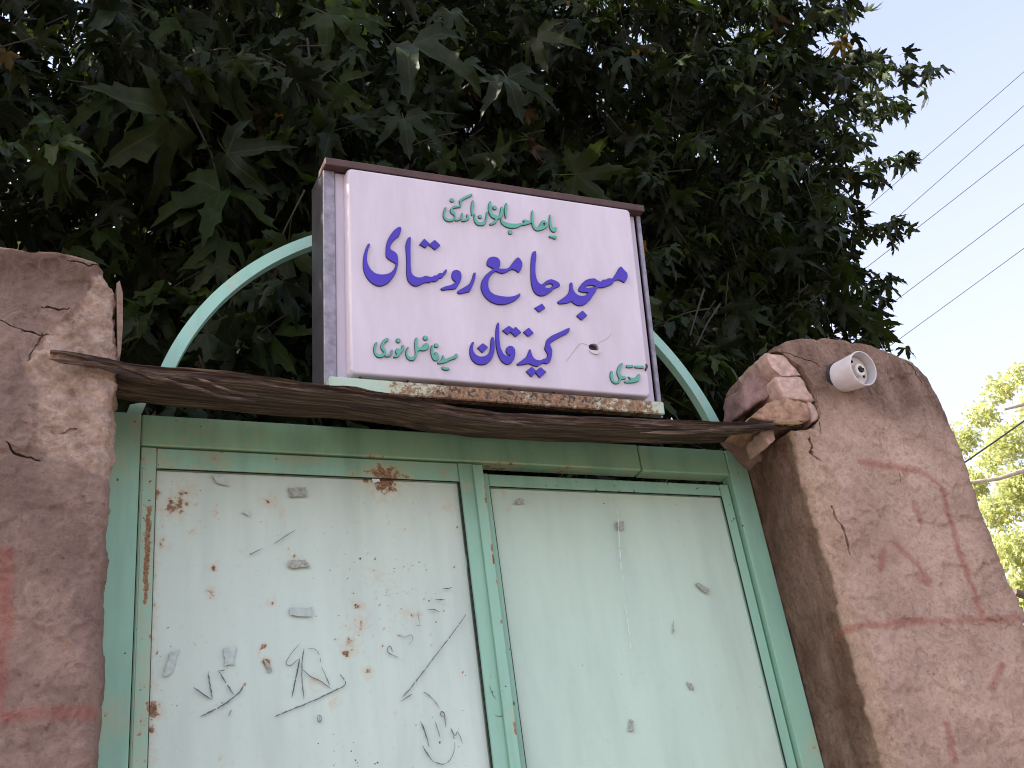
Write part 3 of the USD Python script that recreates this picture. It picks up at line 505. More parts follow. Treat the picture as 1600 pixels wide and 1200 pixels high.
# ------------------------------------------------------------------ sign
TILT = math.radians(10.2); U = np.array([1.0, 0, 0]); Vv = np.array([0, -math.sin(TILT), math.cos(TILT)]); W = np.array([0, -math.cos(TILT), -math.sin(TILT)])
O = np.array([1.312, -0.207, 3.279])                      # middle of the bottom edge of the raised panel's face
def loc_uv(px, py, w=0.0):
    d = ray(px, py); t = ((O + W * w - CAM) @ W) / (d @ W); q = CAM + t * d - O; return (q @ U, q @ Vv)
def to_world(t):
    t = to_tm(t).copy(); v = np.array(t.vertices); t.vertices = O + v[:, :1] * U + v[:, 1:2] * Vv + v[:, 2:3] * W; return t
c4 = [loc_uv(*p) for p in ((540, 265), (980, 325), (1020, 622), (553, 580))]
u0, u1 = (c4[0][0] + c4[3][0]) / 2, (c4[1][0] + c4[2][0]) / 2; v0, v1 = (c4[2][1] + c4[3][1]) / 2, (c4[0][1] + c4[1][1]) / 2
sign = thing('mosque_sign', 'white light-box sign with blue and green Persian lettering tilted above the gate', 'sign', loc=O)
fu0 = loc_uv(515, 590, -0.05)[0]; fu1 = loc_uv(1032, 640, -0.05)[0]; fu0t = loc_uv(497, 275, -0.05)[0]
fL, fR = (fu0 + fu0t) / 2, fu1
vb = v0 - 0.058; vt = v1 + 0.006
D = 0.215
def sb(name, a, m, bev=0.002): return obj(name, to_world(bx(*a, bev)), M[m], sign, smooth=False)
sb('box_side', (fL, fL + 0.004, vb, vt + .023, -D, -0.052), 'box_dark'); sb('box_side', (fR - 0.004, fR, vb, vt + .023, -D, -0.052), 'box_dark')
sb('box_back', (fL + .005, fR - .005, vb, vt + .023, -D, -D + 0.004), 'box_dark'); sb('box_top', (fL + .005, fR - .005, vt + 0.019, vt + 0.023, -D + .005, -0.052), 'box_dark')
sb('box_bottom', (fL + .005, fR - .005, vb, vb + .004, -D + .005, -0.052), 'box_dark')
sb('face_rim', (fL - .002, fL + 0.036, vb, vt, -0.051, -0.040), 'galv'); sb('face_rim', (fR - 0.014, fR + .002, vb, vt, -0.051, -0.040), 'galv')
sb('top_rim', (fL - .003, fR + .002, vt + .001, vt + 0.026, -0.10, -0.006), 'brown_tin')
sb('backing_panel', (fL + .037, fR - .021, vb + .01, vt - .002, -0.058, -0.046), 'back_panel')
lipm = to_world(to_tm(solid(bx(fL + 0.002, fR - .016, vb - .004, v0 - 0.017, -0.039, 0.004, 0.004)).refine_to_length(0.012)))
def lip_rust(P):
    u = (P - O) @ U; f = (u - u0) / (u1 - u0); return 0.42 * sm(f, 0.03, 0.16) * sm(-f, -1.08, -1.0) + np.clip(0.42 * sm(f, 0.06, 0.2) * sm(-f, -1.05, -0.95) * (0.35 + 0.75 * sm(fbm(P * np.array([7, 7, 12]), 3, 81), 0.35, 0.65)), 0, 0.85)
gobj_lip = obj('bottom_lip', lipm, M['lip'], sign, smooth=20, attrs={'rust': lip_rust, 'chip': lambda P: 1.5 * lip_rust(P)})
# the raised acrylic face with its bullet-like hole
def rrect(a, b, c, d, r): return np.array(sbox(a + r, c + r, b - r, d - r).buffer(r, quad_segs=6).exterior.coords)[:-1]
rings = [rrect(u0 - i, u1 + i, v0 - i, v1 + i, rr_) for i, rr_ in ((0.004, .016), (0.003, .016), (0.0, .015), (-0.003, .013), (-0.007, .010))]
ws = [-0.045, -0.010, -0.003, -0.0008, 0.0]; n = len(rings[0])
V = np.vstack([np.c_[rg, np.full(n, w)] for rg, w in zip(rings, ws)]); F = []
for k in range(4):
    for j in range(n):
        a, b = k * n + j, k * n + (j + 1) % n; F += [(a, b, a + n), (b, b + n, a + n)]
V = np.vstack([V, [[(u0 + u1) / 2, (v0 + v1) / 2, 0.0], [(u0 + u1) / 2, (v0 + v1) / 2, -0.045]]])
for j in range(n): F += [(4 * n + j, 4 * n + (j + 1) % n, len(V) - 2), ((j + 1) % n, j, len(V) - 1)]
face = trimesh.Trimesh(V, F, process=False); face.fix_normals(); face = solid(face)
hole = [loc_uv(720 + a / 5.161, 480 + b / 5.161) for a, b in [(1030, 310), (1045, 297), (1075, 292), (1100, 302), (1112, 330), (1110, 350), (1080, 348), (1048, 345), (1034, 332)]]
hp = Polygon(chaikin(hole, 1)); hm = trimesh.creation.extrude_polygon(hp, 0.06, engine='earcut'); hm.apply_translation((0, 0, -0.05))
face = face - solid(hm)
fp = obj('front_panel', to_world(face), M['acrylic'], sign, smooth=30)
hb = trimesh.creation.extrude_polygon(hp.buffer(0.0006), 0.002, engine='earcut'); hb.apply_translation((0, 0, -0.016)); obj('hole_shadow_plate', to_world(hb), M['box_dark'], fp, smooth=False)
lip = np.array([loc_uv(720 + a / 5.161, 480 + b / 5.161) for a, b in [(1032, 345), (1060, 350), (1112, 352), (1116, 366), (1100, 382), (1070, 380), (1042, 362)]])
lp = trimesh.creation.extrude_polygon(Polygon(chaikin(lip, 1)), 0.0045, engine='earcut'); obj('chipped_lip', to_world(lp), M['acrylic'], fp, smooth=False)
def sign_line(px, w, m, name):
    p = chaikin([loc_uv(720 + a / 5.161, 480 + b / 5.161) for a, b in px], 2, closed=False)
    l_ = LineString(p).buffer(w / 2, cap_style=2); t = trimesh.creation.extrude_polygon(l_, 0.0006, engine='earcut'); obj(name, to_world(t), M[m], fp, smooth=False)
sign_line([(1030, 310), (1000, 296), (960, 292), (930, 330), (890, 385), (845, 440)], 0.0013, 'tape_dark', 'crack'); sign_line([(1102, 300), (1130, 275), (1170, 260), (1195, 238), (1212, 210)], 0.0011, 'tape_dark', 'crack')
R2 = lambda p: [(550 + a / 6.4, 340 + b / 6.4) for a, b in p]
R3 = lambda p: [(740 + a / 6.4, 370 + b / 6.4) for a, b in p]
R5 = lambda p: [(720 + a / 5.161, 480 + b / 5.161) for a, b in p]
R6 = lambda p: [(680 + a / 7.619, 290 + b / 7.619) for a, b in p]
R4 = lambda p: [(560 + a / 6.667, 490 + b / 6.667) for a, b in p]
circ = lambda x, y, r: [(x + r * math.cos(t), y + r * math.sin(t)) for t in np.arange(7) / 7 * 2 * math.pi]
def letter(px, m, holes=(), grow=0.0003, it=1, name='letter'):
    P = Polygon(chaikin([loc_uv(*q) for q in px], it), [chaikin([loc_uv(*q) for q in h], it) for h in holes]).buffer(0)
    P = P.buffer(grow if m == 'blue' else -0.0006)
    for g_ in getattr(P, 'geoms', [P]):
        if g_.area < 2e-6: continue
        t = trimesh.creation.extrude_polygon(g_, 0.0035, engine='earcut'); t.apply_translation((0, 0, 0.0026)); obj(name, to_world(t), M[m], fp, smooth=False)
        e_ = g_.buffer(0.0013); e_ = e_ if e_.geom_type == 'Polygon' else max(e_.geoms, key=lambda q: q.area)
        t = trimesh.creation.extrude_polygon(e_, 0.0020, engine='earcut'); t.apply_translation((0, 0, 0.0004)); obj('letter_edge', to_world(t), M['letter_dark'], fp, smooth=False)
B, G = 'blue', 'green'
letter(R2([(482, 100), (455, 105), (420, 135), (385, 180), (355, 235), (340, 300), (338, 390), (355, 415), (395, 440), (432, 460), (440, 480), (422, 520), (390, 555), (345, 573), (280, 578), (225, 565), (180, 525), (155, 480), (142, 430), (145, 370), (155, 320), (175, 272), (163, 266), (140, 310), (118, 380), (110, 460), (115, 530), (135, 585), (170, 635), (210, 668), (260, 690), (310, 682), (355, 660), (400, 610), (430, 560), (448, 500), (456, 450), (452, 390), (440, 365), (415, 345), (385, 330), (375, 310), (380, 280), (400, 245), (430, 215), (460, 195), (475, 165), (486, 120)]), B)
letter(R2([(582, 198), (560, 210), (545, 245), (535, 290), (540, 350), (545, 420), (545, 500), (545, 580), (555, 630), (575, 660), (600, 680), (630, 690), (660, 685), (700, 662), (740, 650), (765, 655), (790, 640), (820, 643), (850, 632), (865, 610), (890, 608), (915, 580), (935, 555), (945, 525), (930, 530), (905, 565), (885, 562), (865, 565), (850, 585), (825, 585), (800, 600), (770, 600), (735, 588), (700, 603), (660, 608), (630, 600), (600, 580), (585, 545), (580, 480), (580, 400), (578, 320), (580, 250)]), B)
for d_ in ([(720, 220), (765, 262), (728, 305), (675, 275)], [(825, 232), (875, 282), (825, 325), (768, 278)]): letter(R2(d_), B, it=0, name='letter_dot')
letter(R2([(1045, 530), (1078, 545), (1090, 590), (1078, 640), (1055, 680), (1030, 718), (960, 720), (900, 732), (883, 716), (930, 695), (990, 680), (1040, 652), (1012, 632), (995, 600), (1000, 555), (1015, 535)]), B)
letter(R2([(1232, 555), (1215, 560), (1200, 620), (1175, 670), (1120, 705), (1065, 735), (1050, 752), (1070, 767), (1120, 755), (1170, 745), (1190, 705), (1215, 645), (1227, 600)]), B)
letter(R3([(190, 205), (235, 215), (258, 245), (258, 290), (240, 325), (285, 328), (330, 325), (360, 310), (390, 265), (415, 235), (440, 210), (465, 235), (483, 275), (470, 325), (447, 362), (420, 340), (385, 325), (350, 340), (320, 360), (280, 370), (245, 360), (215, 345), (180, 370), (150, 410), (138, 460), (140, 510), (160, 555), (200, 585), (260, 600), (340, 608), (400, 600), (440, 585), (462, 570), (455, 600), (410, 640), (350, 668), (290, 682), (230, 678), (170, 655), (120, 615), (85, 565), (70, 510), (80, 450), (110, 400), (150, 360), (200, 328), (185, 315), (150, 300), (130, 285), (135, 245), (155, 215)]), B)
letter(R3([(616, 146), (590, 160), (578, 200), (570, 270), (570, 350), (570, 430), (578, 490), (595, 545), (625, 580), (670, 597), (720, 585), (770, 550), (800, 520), (850, 500), (858, 485), (840, 460), (800, 440), (765, 430), (730, 445), (695, 475), (670, 485), (640, 465), (620, 420), (610, 360), (612, 280), (620, 200)]), B, holes=[R3([(700, 500), (730, 475), (765, 470), (790, 480), (785, 505), (750, 520), (715, 518)])])
letter(R3([(680, 677), (708, 715), (650, 755), (608, 718)]), B, it=0, name='letter_dot')
letter(R3([(970, 462), (982, 470), (985, 525), (1005, 565), (1040, 592), (1085, 600), (1125, 590), (1145, 560), (1100, 558), (1060, 552), (1045, 540), (1055, 510), (1085, 470), (1120, 440), (1160, 425), (1205, 422), (1235, 445), (1260, 455), (1285, 450), (1290, 435), (1320, 435), (1345, 420), (1380, 425), (1400, 410), (1430, 360), (1450, 320), (1470, 303), (1495, 335), (1530, 370), (1533, 410), (1515, 440), (1500, 462), (1475, 445), (1440, 432), (1405, 440), (1380, 475), (1350, 490), (1310, 505), (1270, 512), (1240, 510), (1222, 525), (1215, 550), (1190, 585), (1160, 630), (1120, 670), (1080, 690), (1040, 692), (1005, 675), (970, 645), (940, 665), (880, 672), (850, 675), (835, 658), (870, 635), (920, 600), (950, 565), (960, 520), (960, 478)]), B, holes=[R3([(1095, 512), (1135, 488), (1185, 485), (1225, 505), (1170, 515), (1130, 520)])])
letter(R3([(1085, 747), (1127, 790), (1075, 835), (1028, 795)]), B, it=0, name='letter_dot')
letter(R5([(252, 243), (240, 270), (238, 330), (230, 375), (195, 400), (150, 405), (110, 385), (92, 350), (92, 310), (102, 285), (90, 288), (72, 330), (70, 380), (85, 425), (115, 455), (155, 468), (205, 460), (245, 420), (265, 365), (268, 300), (262, 255)]), B)
letter(R5([(302, 124), (290, 145), (280, 190), (280, 260), (285, 330), (300, 390), (325, 440), (365, 465), (400, 455), (425, 420), (435, 380), (430, 340), (410, 318), (385, 318), (368, 335), (362, 360), (375, 385), (402, 390), (385, 402), (355, 395), (330, 370), (312, 320), (305, 260), (304, 190)]), B)
letter(R5([(555, 340), (562, 370), (575, 405), (600, 430), (640, 435), (670, 420), (692, 415), (700, 390), (690, 365), (672, 340), (682, 310), (690, 270), (730, 235), (800, 205), (850, 180), (876, 170), (862, 210), (800, 240), (740, 275), (712, 295), (718, 320), (732, 350), (728, 400), (715, 440), (690, 460), (660, 450), (640, 460), (615, 480), (585, 475), (545, 455), (500, 465), (455, 470), (450, 462), (490, 435), (530, 405), (545, 365)]), B)
for d_ in ([(175, 297), (212, 325), (170, 368), (133, 332)], [(385, 157), (420, 182), (372, 222), (335, 192)], [(440, 165), (480, 205), (438, 240), (400, 205)], [(545, 172), (580, 210), (540, 238), (503, 205)], [(570, 487), (605, 520), (565, 563), (525, 522)], [(640, 490), (682, 525), (632, 570), (595, 525)]): letter(R5(d_), B, it=0, name='letter_dot')
for p_ in ([(1368, 345), (1355, 365), (1350, 420), (1352, 480), (1365, 530), (1395, 560), (1420, 560), (1438, 530), (1442, 495), (1430, 500), (1410, 510), (1390, 500), (1378, 460), (1372, 400)],
           [(1160, 290), (1140, 330), (1135, 400), (1145, 470), (1165, 520), (1200, 545), (1250, 540), (1300, 520), (1335, 490), (1328, 450), (1300, 420), (1275, 420), (1250, 450), (1235, 485), (1210, 510), (1185, 500), (1170, 460), (1165, 380)],
           [(1140, 425), (1110, 425), (1085, 415), (1050, 410), (1035, 430), (1060, 440), (1040, 455), (1000, 455), (960, 462), (890, 458), (840, 448), (800, 425), (785, 395), (772, 420), (785, 460), (820, 490), (870, 510), (930, 515), (980, 505), (1020, 480), (1070, 475), (1120, 460), (1140, 450)],
           [(848, 205), (828, 230), (818, 280), (820, 340), (832, 395), (842, 390), (848, 330), (852, 260)],
           [(795, 255), (780, 260), (770, 310), (765, 350), (740, 370), (715, 360), (680, 345), (665, 300), (664, 200), (650, 190), (632, 225), (625, 290), (640, 345), (665, 385), (700, 400), (712, 410), (700, 430), (660, 450), (640, 465), (650, 478), (690, 470), (720, 450), (735, 410), (775, 395), (800, 360), (807, 300)],
           [(625, 310), (605, 320), (600, 370), (590, 420), (565, 440), (530, 445), (495, 430), (475, 390), (472, 335), (458, 350), (455, 400), (465, 445), (495, 475), (540, 485), (580, 475), (605, 435), (614, 380)],
           [(450, 175), (430, 200), (420, 260), (425, 365), (440, 360), (455, 280), (460, 210)],
           [(375, 340), (395, 360), (405, 390), (390, 415), (350, 432), (315, 435), (310, 425), (345, 405), (375, 395), (368, 365)],
           [(325, 325), (310, 340), (300, 380), (270, 405), (240, 415), (235, 428), (270, 425), (305, 410), (327, 370)],
           [(435, 98), (400, 110), (340, 140), (300, 165), (275, 190), (290, 215), (285, 240), (255, 250), (220, 245), (195, 265), (175, 290), (175, 320), (195, 345), (220, 360), (225, 385), (205, 400), (160, 405), (125, 395), (110, 365), (112, 320), (130, 262), (115, 262), (95, 310), (88, 370), (105, 410), (140, 435), (190, 435), (230, 410), (240, 370), (235, 330), (215, 310), (200, 295), (215, 275), (260, 270), (295, 265), (307, 230), (307, 195), (340, 170), (400, 145), (438, 120)]):
    hl = [R6([(1268, 482), (1284, 452), (1302, 456), (1300, 480), (1280, 495)])] if p_[0] == (1160, 290) else ()
    letter(R6(p_), G, holes=hl)
for c_ in (circ(530, 375, 24), circ(705, 270, 25), circ(195, 180, 25), circ(890, 560, 27), [(1352, 598), (1395, 605), (1438, 600), (1442, 625), (1420, 648), (1390, 625), (1352, 625)]): letter(R6(c_), G, name='letter_dot')
for p_ in ([(310, 255), (285, 260), (250, 290), (230, 330), (230, 370), (250, 395), (262, 410), (245, 425), (215, 430), (185, 420), (174, 390), (177, 340), (194, 300), (178, 303), (158, 345), (153, 390), (165, 430), (190, 458), (230, 465), (265, 450), (282, 415), (280, 385), (262, 360), (257, 335), (275, 305), (302, 290)],
           [(357, 378), (340, 385), (330, 420), (300, 435), (278, 440), (275, 455), (320, 457), (347, 430)],
           [(472, 328), (452, 335), (445, 370), (430, 375), (400, 365), (385, 385), (385, 415), (400, 430), (375, 445), (360, 460), (385, 465), (420, 450), (440, 415), (465, 390), (474, 355)],
           [(612, 248), (590, 265), (580, 320), (585, 380), (590, 430), (570, 455), (535, 460), (510, 440), (502, 405), (507, 375), (524, 350), (505, 358), (488, 400), (490, 445), (510, 480), (545, 497), (580, 488), (602, 450), (612, 395), (640, 388), (680, 392), (715, 380), (734, 350), (727, 320), (700, 310), (680, 325), (665, 350), (640, 365), (617, 355), (607, 320)],
           [(772, 328), (755, 345), (748, 400), (757, 450), (775, 485), (800, 500), (827, 485), (837, 450), (827, 420), (805, 403), (785, 420), (790, 440), (780, 430), (774, 390)],
           [(882, 433), (872, 450), (868, 480), (845, 500), (820, 515), (825, 530), (870, 522), (910, 515), (940, 495), (985, 480), (1015, 470), (1032, 430), (1015, 420), (1000, 440), (970, 455), (940, 465), (915, 475), (892, 475)]): letter(R4(p_), G)
for c_ in (circ(412, 285, 25), circ(695, 258, 26), circ(808, 336, 23), [(868, 555), (905, 563), (945, 568), (942, 590), (905, 595), (865, 582)]): letter(R4(c_), G, name='letter_dot')
for p_ in ([(1308, 450), (1285, 458), (1262, 490), (1253, 530), (1263, 560), (1275, 585), (1262, 605), (1235, 600), (1220, 570), (1222, 515), (1205, 520), (1198, 560), (1210, 600), (1240, 624), (1275, 614), (1290, 584), (1330, 582), (1322, 560), (1287, 556), (1277, 530), (1285, 495)],
           [(1340, 560), (1375, 575), (1410, 570), (1433, 540), (1444, 550), (1440, 580), (1428, 602), (1380, 614), (1320, 614), (1315, 602), (1358, 592), (1365, 585)],
           [(1333, 468), (1360, 470), (1387, 468), (1387, 487), (1350, 492), (1328, 487)], [(1403, 473), (1470, 476), (1472, 497), (1430, 494), (1398, 492)]): letter(R5(p_), G)
letter(R5([(1490, 453), (1507, 485), (1488, 520), (1482, 505), (1492, 482)]), 'brown_tin')
# bolts along the lower bevel
for a, b in ((566, 586), (640, 594), (694, 595), (800, 607), (870, 613)):
    u_b, v_b = loc_uv(a, b - 4, 0.0); c = trimesh.creation.cylinder(0.0045, 0.006, sections=10); c.apply_translation((u_b, v0 - 0.001, -0.025)); c2 = c.copy()
    c = trimesh.creation.cylinder(0.0045, 0.008, sections=10, transform=trimesh.transformations.rotation_matrix(math.pi / 2, (1, 0, 0))); c.apply_translation((u_b, v0 - 0.004, -0.022)); obj('screw', to_world(c), M['brown_tin'], sign, smooth=False)

# ------------------------------------------------------------------ lamp holder on the right pillar
def lathe(profile, n=40):
    return trimesh.creation.revolve(np.array(profile), sections=n)
lb_ = at(1314, 590, FY - 0.004); la = np.array([0.11, -0.83, -0.17]); la /= np.linalg.norm(la)
sx = np.cross(la, [0, 0, 1]); sx /= np.linalg.norm(sx); sy = np.cross(la, sx); T = np.eye(4); T[:3, 0], T[:3, 1], T[:3, 2], T[:3, 3] = sx, np.cross(la, sx), la, lb_
lamp = thing('lamp_holder', 'empty grey porcelain bulb holder fixed near the top of right pillar', 'lamp holder', loc=lb_)
def lo(name, t, m, smooth=35): t = t.copy(); t.apply_scale(1.48); t.apply_transform(T); return obj(name, t, M[m], lamp, smooth=smooth)
HL = 0.073
lo('shell', lathe([(0.0, 0.0), (0.037, 0.0), (0.0385, 0.003), (0.040, 0.03), (0.0425, HL - 0.006), (0.0435, HL - 0.002), (0.0425, HL), (0.0405, HL), (0.039, HL - 0.003), (0.038, 0.05), (0.036, 0.046), (0.0, 0.046)]), 'porcelain')
lo('base_gasket', lathe([(0.0, -0.012), (0.0395, -0.012), (0.0405, -0.002), (0.0, -0.002)]), 'box_dark')
lo('socket_disc', lathe([(0.0, 0.0462), (0.0355, 0.0462), (0.0355, 0.050), (0.0, 0.050)]), 'porcelain_in')
lo('socket_hub', lathe([(0.0, 0.0502), (0.016, 0.0502), (0.016, 0.062), (0.014, 0.064), (0.009, 0.064), (0.008, 0.058), (0.0, 0.058)]), 'porcelain_in')
for a_ in (0.4, 1.6, 2.7, 3.9, 5.2):
    c = trimesh.creation.cylinder(0.0034, 0.002, sections=12); c.apply_translation((0.025 * math.cos(a_), 0.025 * math.sin(a_), 0.0508)); lo('screw_hole', c, 'dark', False)
c = bx(-0.011, 0.003, -0.0045, 0.0045, 0.0585, 0.0648); lo('contact_slot', c, 'dark', False)

# ------------------------------------------------------------------ leaves
def leaf_mesh(seed, droop, fold, narrow=1.0, lite=False):
    """a five-lobed plane-tree leaf in the xy plane, tip along +y, junction of the veins at the origin; returns vertices, faces, vein"""
    r = np.random.default_rng(seed); V, F, ve = [(0, 0)], [], [1.0]
    A = np.radians(np.array([-108, -52, 0, 52, 108]) + r.normal(0, 4, 5)); Ln = np.array([0.60, 0.88, 1.0, 0.88, 0.60]) * r.uniform(0.92, 1.08, 5)
    def pt(x, y, v): V.append((x, y)); ve.append(v); return len(V) - 1
    def pol(a, rad, v=0.0): return pt(rad * math.sin(a), rad * math.cos(a), v)
    sin_ = [pol(A[0] - 0.75, 0.20)] + [pol((A[i] + A[i + 1]) / 2, r.uniform(0.27, 0.34)) for i in range(4)] + [pol(A[4] + 0.75, 0.20)]
    for i in range(5):
        a, l = A[i], Ln[i]; d = np.array([math.sin(a), math.cos(a)]); s = np.array([d[1], -d[0]]); wd = 0.62 if i in (0, 4) else 0.8
        T_ = [(0.48, 0.165 * wd), (0.60, 0.185 * wd), (0.66, 0.115 * wd), (0.80, 0.105 * wd), (0.85, 0.052 * wd)] if not lite else [(0.56, 0.17 * wd), (0.66, 0.10 * wd), (0.80, 0.10 * wd)]
        mid = [pt(*(d * 0.36 * l), 1.0)] + [pt(*(d * t * l * (0.985 if t < .9 else 1)), 1.0) for t, _ in T_]
        tip = pt(*(d * l), 1.0)
        for sg, sn in ((-1, sin_[i]), (1, sin_[i + 1])):
            ed = [sn] + [pt(*(d * (t + (0.04 if k in (1, 3) else 0)) * l + s * sg * w * narrow * r.uniform(0.85, 1.15)), 0.0) for k, (t, w) in enumerate(T_)]
            tr = [(0, sn, mid[0])] + [q for k in range(len(T_)) for q in ((mid[k], ed[k], ed[k + 1]), (mid[k], ed[k + 1], mid[k + 1]))] + [(mid[-1], ed[-1], tip)]
            F += [t if sg < 0 else t[::-1] for t in tr]
    P = np.array(V); rad = np.linalg.norm(P, axis=1); ang = np.arctan2(P[:, 0], P[:, 1]); dist = np.min([np.abs(P @ np.array([math.cos(a), -math.sin(a)])) + 9 * (P @ np.array([math.sin(a), math.cos(a)]) < -1e-6) for a in A], axis=0)
    z = fold * np.minimum(dist, 0.2) - droop * rad ** 2 + 0.10 * np.sin(ang * 2 + seed) * rad + 0.085 * np.sin(P[:, 0] * 8 + seed) * np.sin(P[:, 1] * 7) - 0.10 * np.maximum(np.abs(P[:, 0]) - 0.25, 0) * (seed % 3)
    V3 = np.c_[P, z]; k = len(V3)
    pe = [(0.014, 0, 0), (-0.014, 0, 0), (0.009, -0.30, -0.06), (-0.009, -0.30, -0.06), (0.009, -0.5, -0.16), (-0.009, -0.5, -0.16)]
    F += [(k, k + 2, k + 1), (k + 1, k + 2, k + 3), (k + 2, k + 4, k + 3), (k + 3, k + 4, k + 5)]
    f = np.array(F); V3 = np.vstack([V3, pe]); ve = np.r_[ve, np.ones(6)]
    return V3, f[:, ::-1] if np.cross(V3[f[0, 1]] - V3[f[0, 0]], V3[f[0, 2]] - V3[f[0, 0]])[2] < 0 else f, np.array(ve)
VAR = [leaf_mesh(s, d, fo, nr) for s, d, fo, nr in ((1, 0.35, 0.6, 1.0), (2, 0.6, 0.4, 1.1), (3, 0.2, 0.95, 0.9), (4, 0.85, 0.6, 1.0), (5, 0.5, -0.45, 1.1))]
LITE = [leaf_mesh(s, d, fo, 1.1, True) for s, d, fo in ((11, 0.3, 0.5), (12, 0.6, 0.4), (13, 0.2, 0.7))]
def frame_leaf(tip, nrm):
    y = tip / np.linalg.norm(tip); z = nrm - y * (nrm @ y); z /= np.linalg.norm(z); return np.stack([np.cross(y, z), y, z], 1)     # columns
def leaf_prim(var, pos, R, s, m, parent):
    V3, f, ve = var; off = offset_of(parent); g = UsdGeom.Mesh.Define(stage, path('leaf', parent))
    g.CreatePointsAttr(Vt.Vec3fArray.FromNumpy(V3.astype(np.float32))); g.CreateFaceVertexCountsAttr(Vt.IntArray.FromNumpy(np.full(len(f), 3, np.int32))); g.CreateFaceVertexIndicesAttr(Vt.IntArray.FromNumpy(f.astype(np.int32).ravel()))
    g.CreateSubdivisionSchemeAttr('none'); n = meshkit.arrays((V3, f), True)[2]; g.CreateNormalsAttr(Vt.Vec3fArray.FromNumpy(n.astype(np.float32))); g.SetNormalsInterpolation('vertex')
    UsdGeom.PrimvarsAPI(g).CreatePrimvar('vein', Sdf.ValueTypeNames.FloatArray, 'vertex').Set(Vt.FloatArray.FromNumpy(ve.astype(np.float32)))
    UsdShade.MaterialBindingAPI.Apply(g.GetPrim()).Bind(m); a = R * s; p = pos - off
    g.AddTransformOp().Set(Gf.Matrix4d(*a[:, 0], 0, *a[:, 1], 0, *a[:, 2], 0, *p, 1))
def quat(R):
    q = trimesh.transformations.quaternion_from_matrix(np.block([[R, np.zeros((3, 1))], [np.zeros((1, 3)), 1]])); return Gf.Quath(*map(float, q))
def scatter(name, parent, items, protos):
    """items: (variant, position, R, scale)"""
    off = offset_of(parent); pi = UsdGeom.PointInstancer.Define(stage, path(name, parent)); pp = pi.GetPath().pathString
    paths = []
    for k, ((V3, f, ve), m) in enumerate(protos):
        g = UsdGeom.Mesh.Define(stage, f'{pp}/prototypes/leaf_{k:03d}'); g.CreatePointsAttr(Vt.Vec3fArray.FromNumpy(V3.astype(np.float32))); g.CreateFaceVertexCountsAttr(Vt.IntArray.FromNumpy(np.full(len(f), 3, np.int32))); g.CreateFaceVertexIndicesAttr(Vt.IntArray.FromNumpy(f.astype(np.int32).ravel()))
        g.CreateSubdivisionSchemeAttr('none'); n = meshkit.arrays((V3, f), True)[2]; g.CreateNormalsAttr(Vt.Vec3fArray.FromNumpy(n.astype(np.float32))); g.SetNormalsInterpolation('vertex')
        UsdGeom.PrimvarsAPI(g).CreatePrimvar('vein', Sdf.ValueTypeNames.FloatArray, 'vertex').Set(Vt.FloatArray.FromNumpy(ve.astype(np.float32))); UsdShade.MaterialBindingAPI.Apply(g.GetPrim()).Bind(m); paths.append(g.GetPath())
    pi.CreatePrototypesRel().SetTargets(paths); pi.CreateProtoIndicesAttr(Vt.IntArray([int(i[0]) for i in items]))
    pi.CreatePositionsAttr(Vt.Vec3fArray([Gf.Vec3f(*map(float, i[1] - off)) for i in items])); pi.CreateOrientationsAttr(Vt.QuathArray([quat(i[2]) for i in items])); pi.CreateScalesAttr(Vt.Vec3fArray([Gf.Vec3f(float(i[3])) for i in items]))
    pi.GetPrim().SetCustomDataByKey('kind', 'stuff'); return pi.GetPrim()
MATS = [M['leaf'], M['leaf_dark'], M['leaf_dark'], M['leaf'], M['leaf_dark']]
PROT = [(v, M['leaf_dark']) for v in VAR] + [(v, M['leaf']) for v in VAR[:4]] + [(VAR[0], M['leaf_yellow']), (VAR[3], M['leaf_brown'])]
def proj(P):
    c = (np.asarray(P) - CAM) @ ROT; return np.c_[800 + FOC * c[:, 0] / c[:, 2], 600 + FOC * c[:, 1] / c[:, 2]], c[:, 2]
def random_pose(n, rg, out=None):
    az = rg.uniform(-1.9, 1.9, n) - math.pi / 2 if out is None else out
    el = -np.radians(rg.uniform(5, 75, n)); tip = np.c_[np.cos(az) * np.cos(el), np.sin(az) * np.cos(el), np.sin(el)]
    up = np.c_[np.cos(az) * np.sin(-el), np.sin(az) * np.sin(-el), np.cos(el)]; roll = rg.normal(0, 0.55, n); sd_ = np.cross(tip, up); return tip, up * np.cos(roll)[:, None] + sd_ * np.sin(roll)[:, None]
def crown(tree, n_twigs, inside, lo_, hi_, size, seed, keep=None):
    """leaves in tufts along short drooping twigs inside the volume"""
    rg = np.random.default_rng(seed); c = rg.uniform(lo_, hi_, (n_twigs, 3)); c = c[inside(c)]; items, tw = [], []
    for q in c:
        az = rg.uniform(-math.pi, math.pi) ; d = np.array([math.cos(az), math.sin(az) , -rg.uniform(0.1, 0.9)]); d /= np.linalg.norm(d); ln = rg.uniform(0.18, 0.4); k = rg.integers(4, 8)
        s = np.linspace(0.1, 1, k); base = q - d * ln / 2 + s[:, None] * d * ln + np.c_[0 * s, 0 * s, -0.06 * s ** 2]
        a = az + np.where(np.arange(k) % 2, 1, -1) * rg.uniform(0.3, 1.3, k); tip, nr = random_pose(k, rg, a); sz = size(base) * rg.uniform(0.5, 1.2, k)
        pos = base + tip * (0.45 * sz)[:, None]
        v = rg.integers(0, 9, k); v[rg.random(k) < 0.007] = 9; v[rg.random(k) < 0.005] = 10
        items += [(v[i], pos[i], frame_leaf(tip[i], nr[i]), sz[i]) for i in range(k)]
        tw.append(np.vstack([q - d * ln * 0.7, base]))
    return items, tw
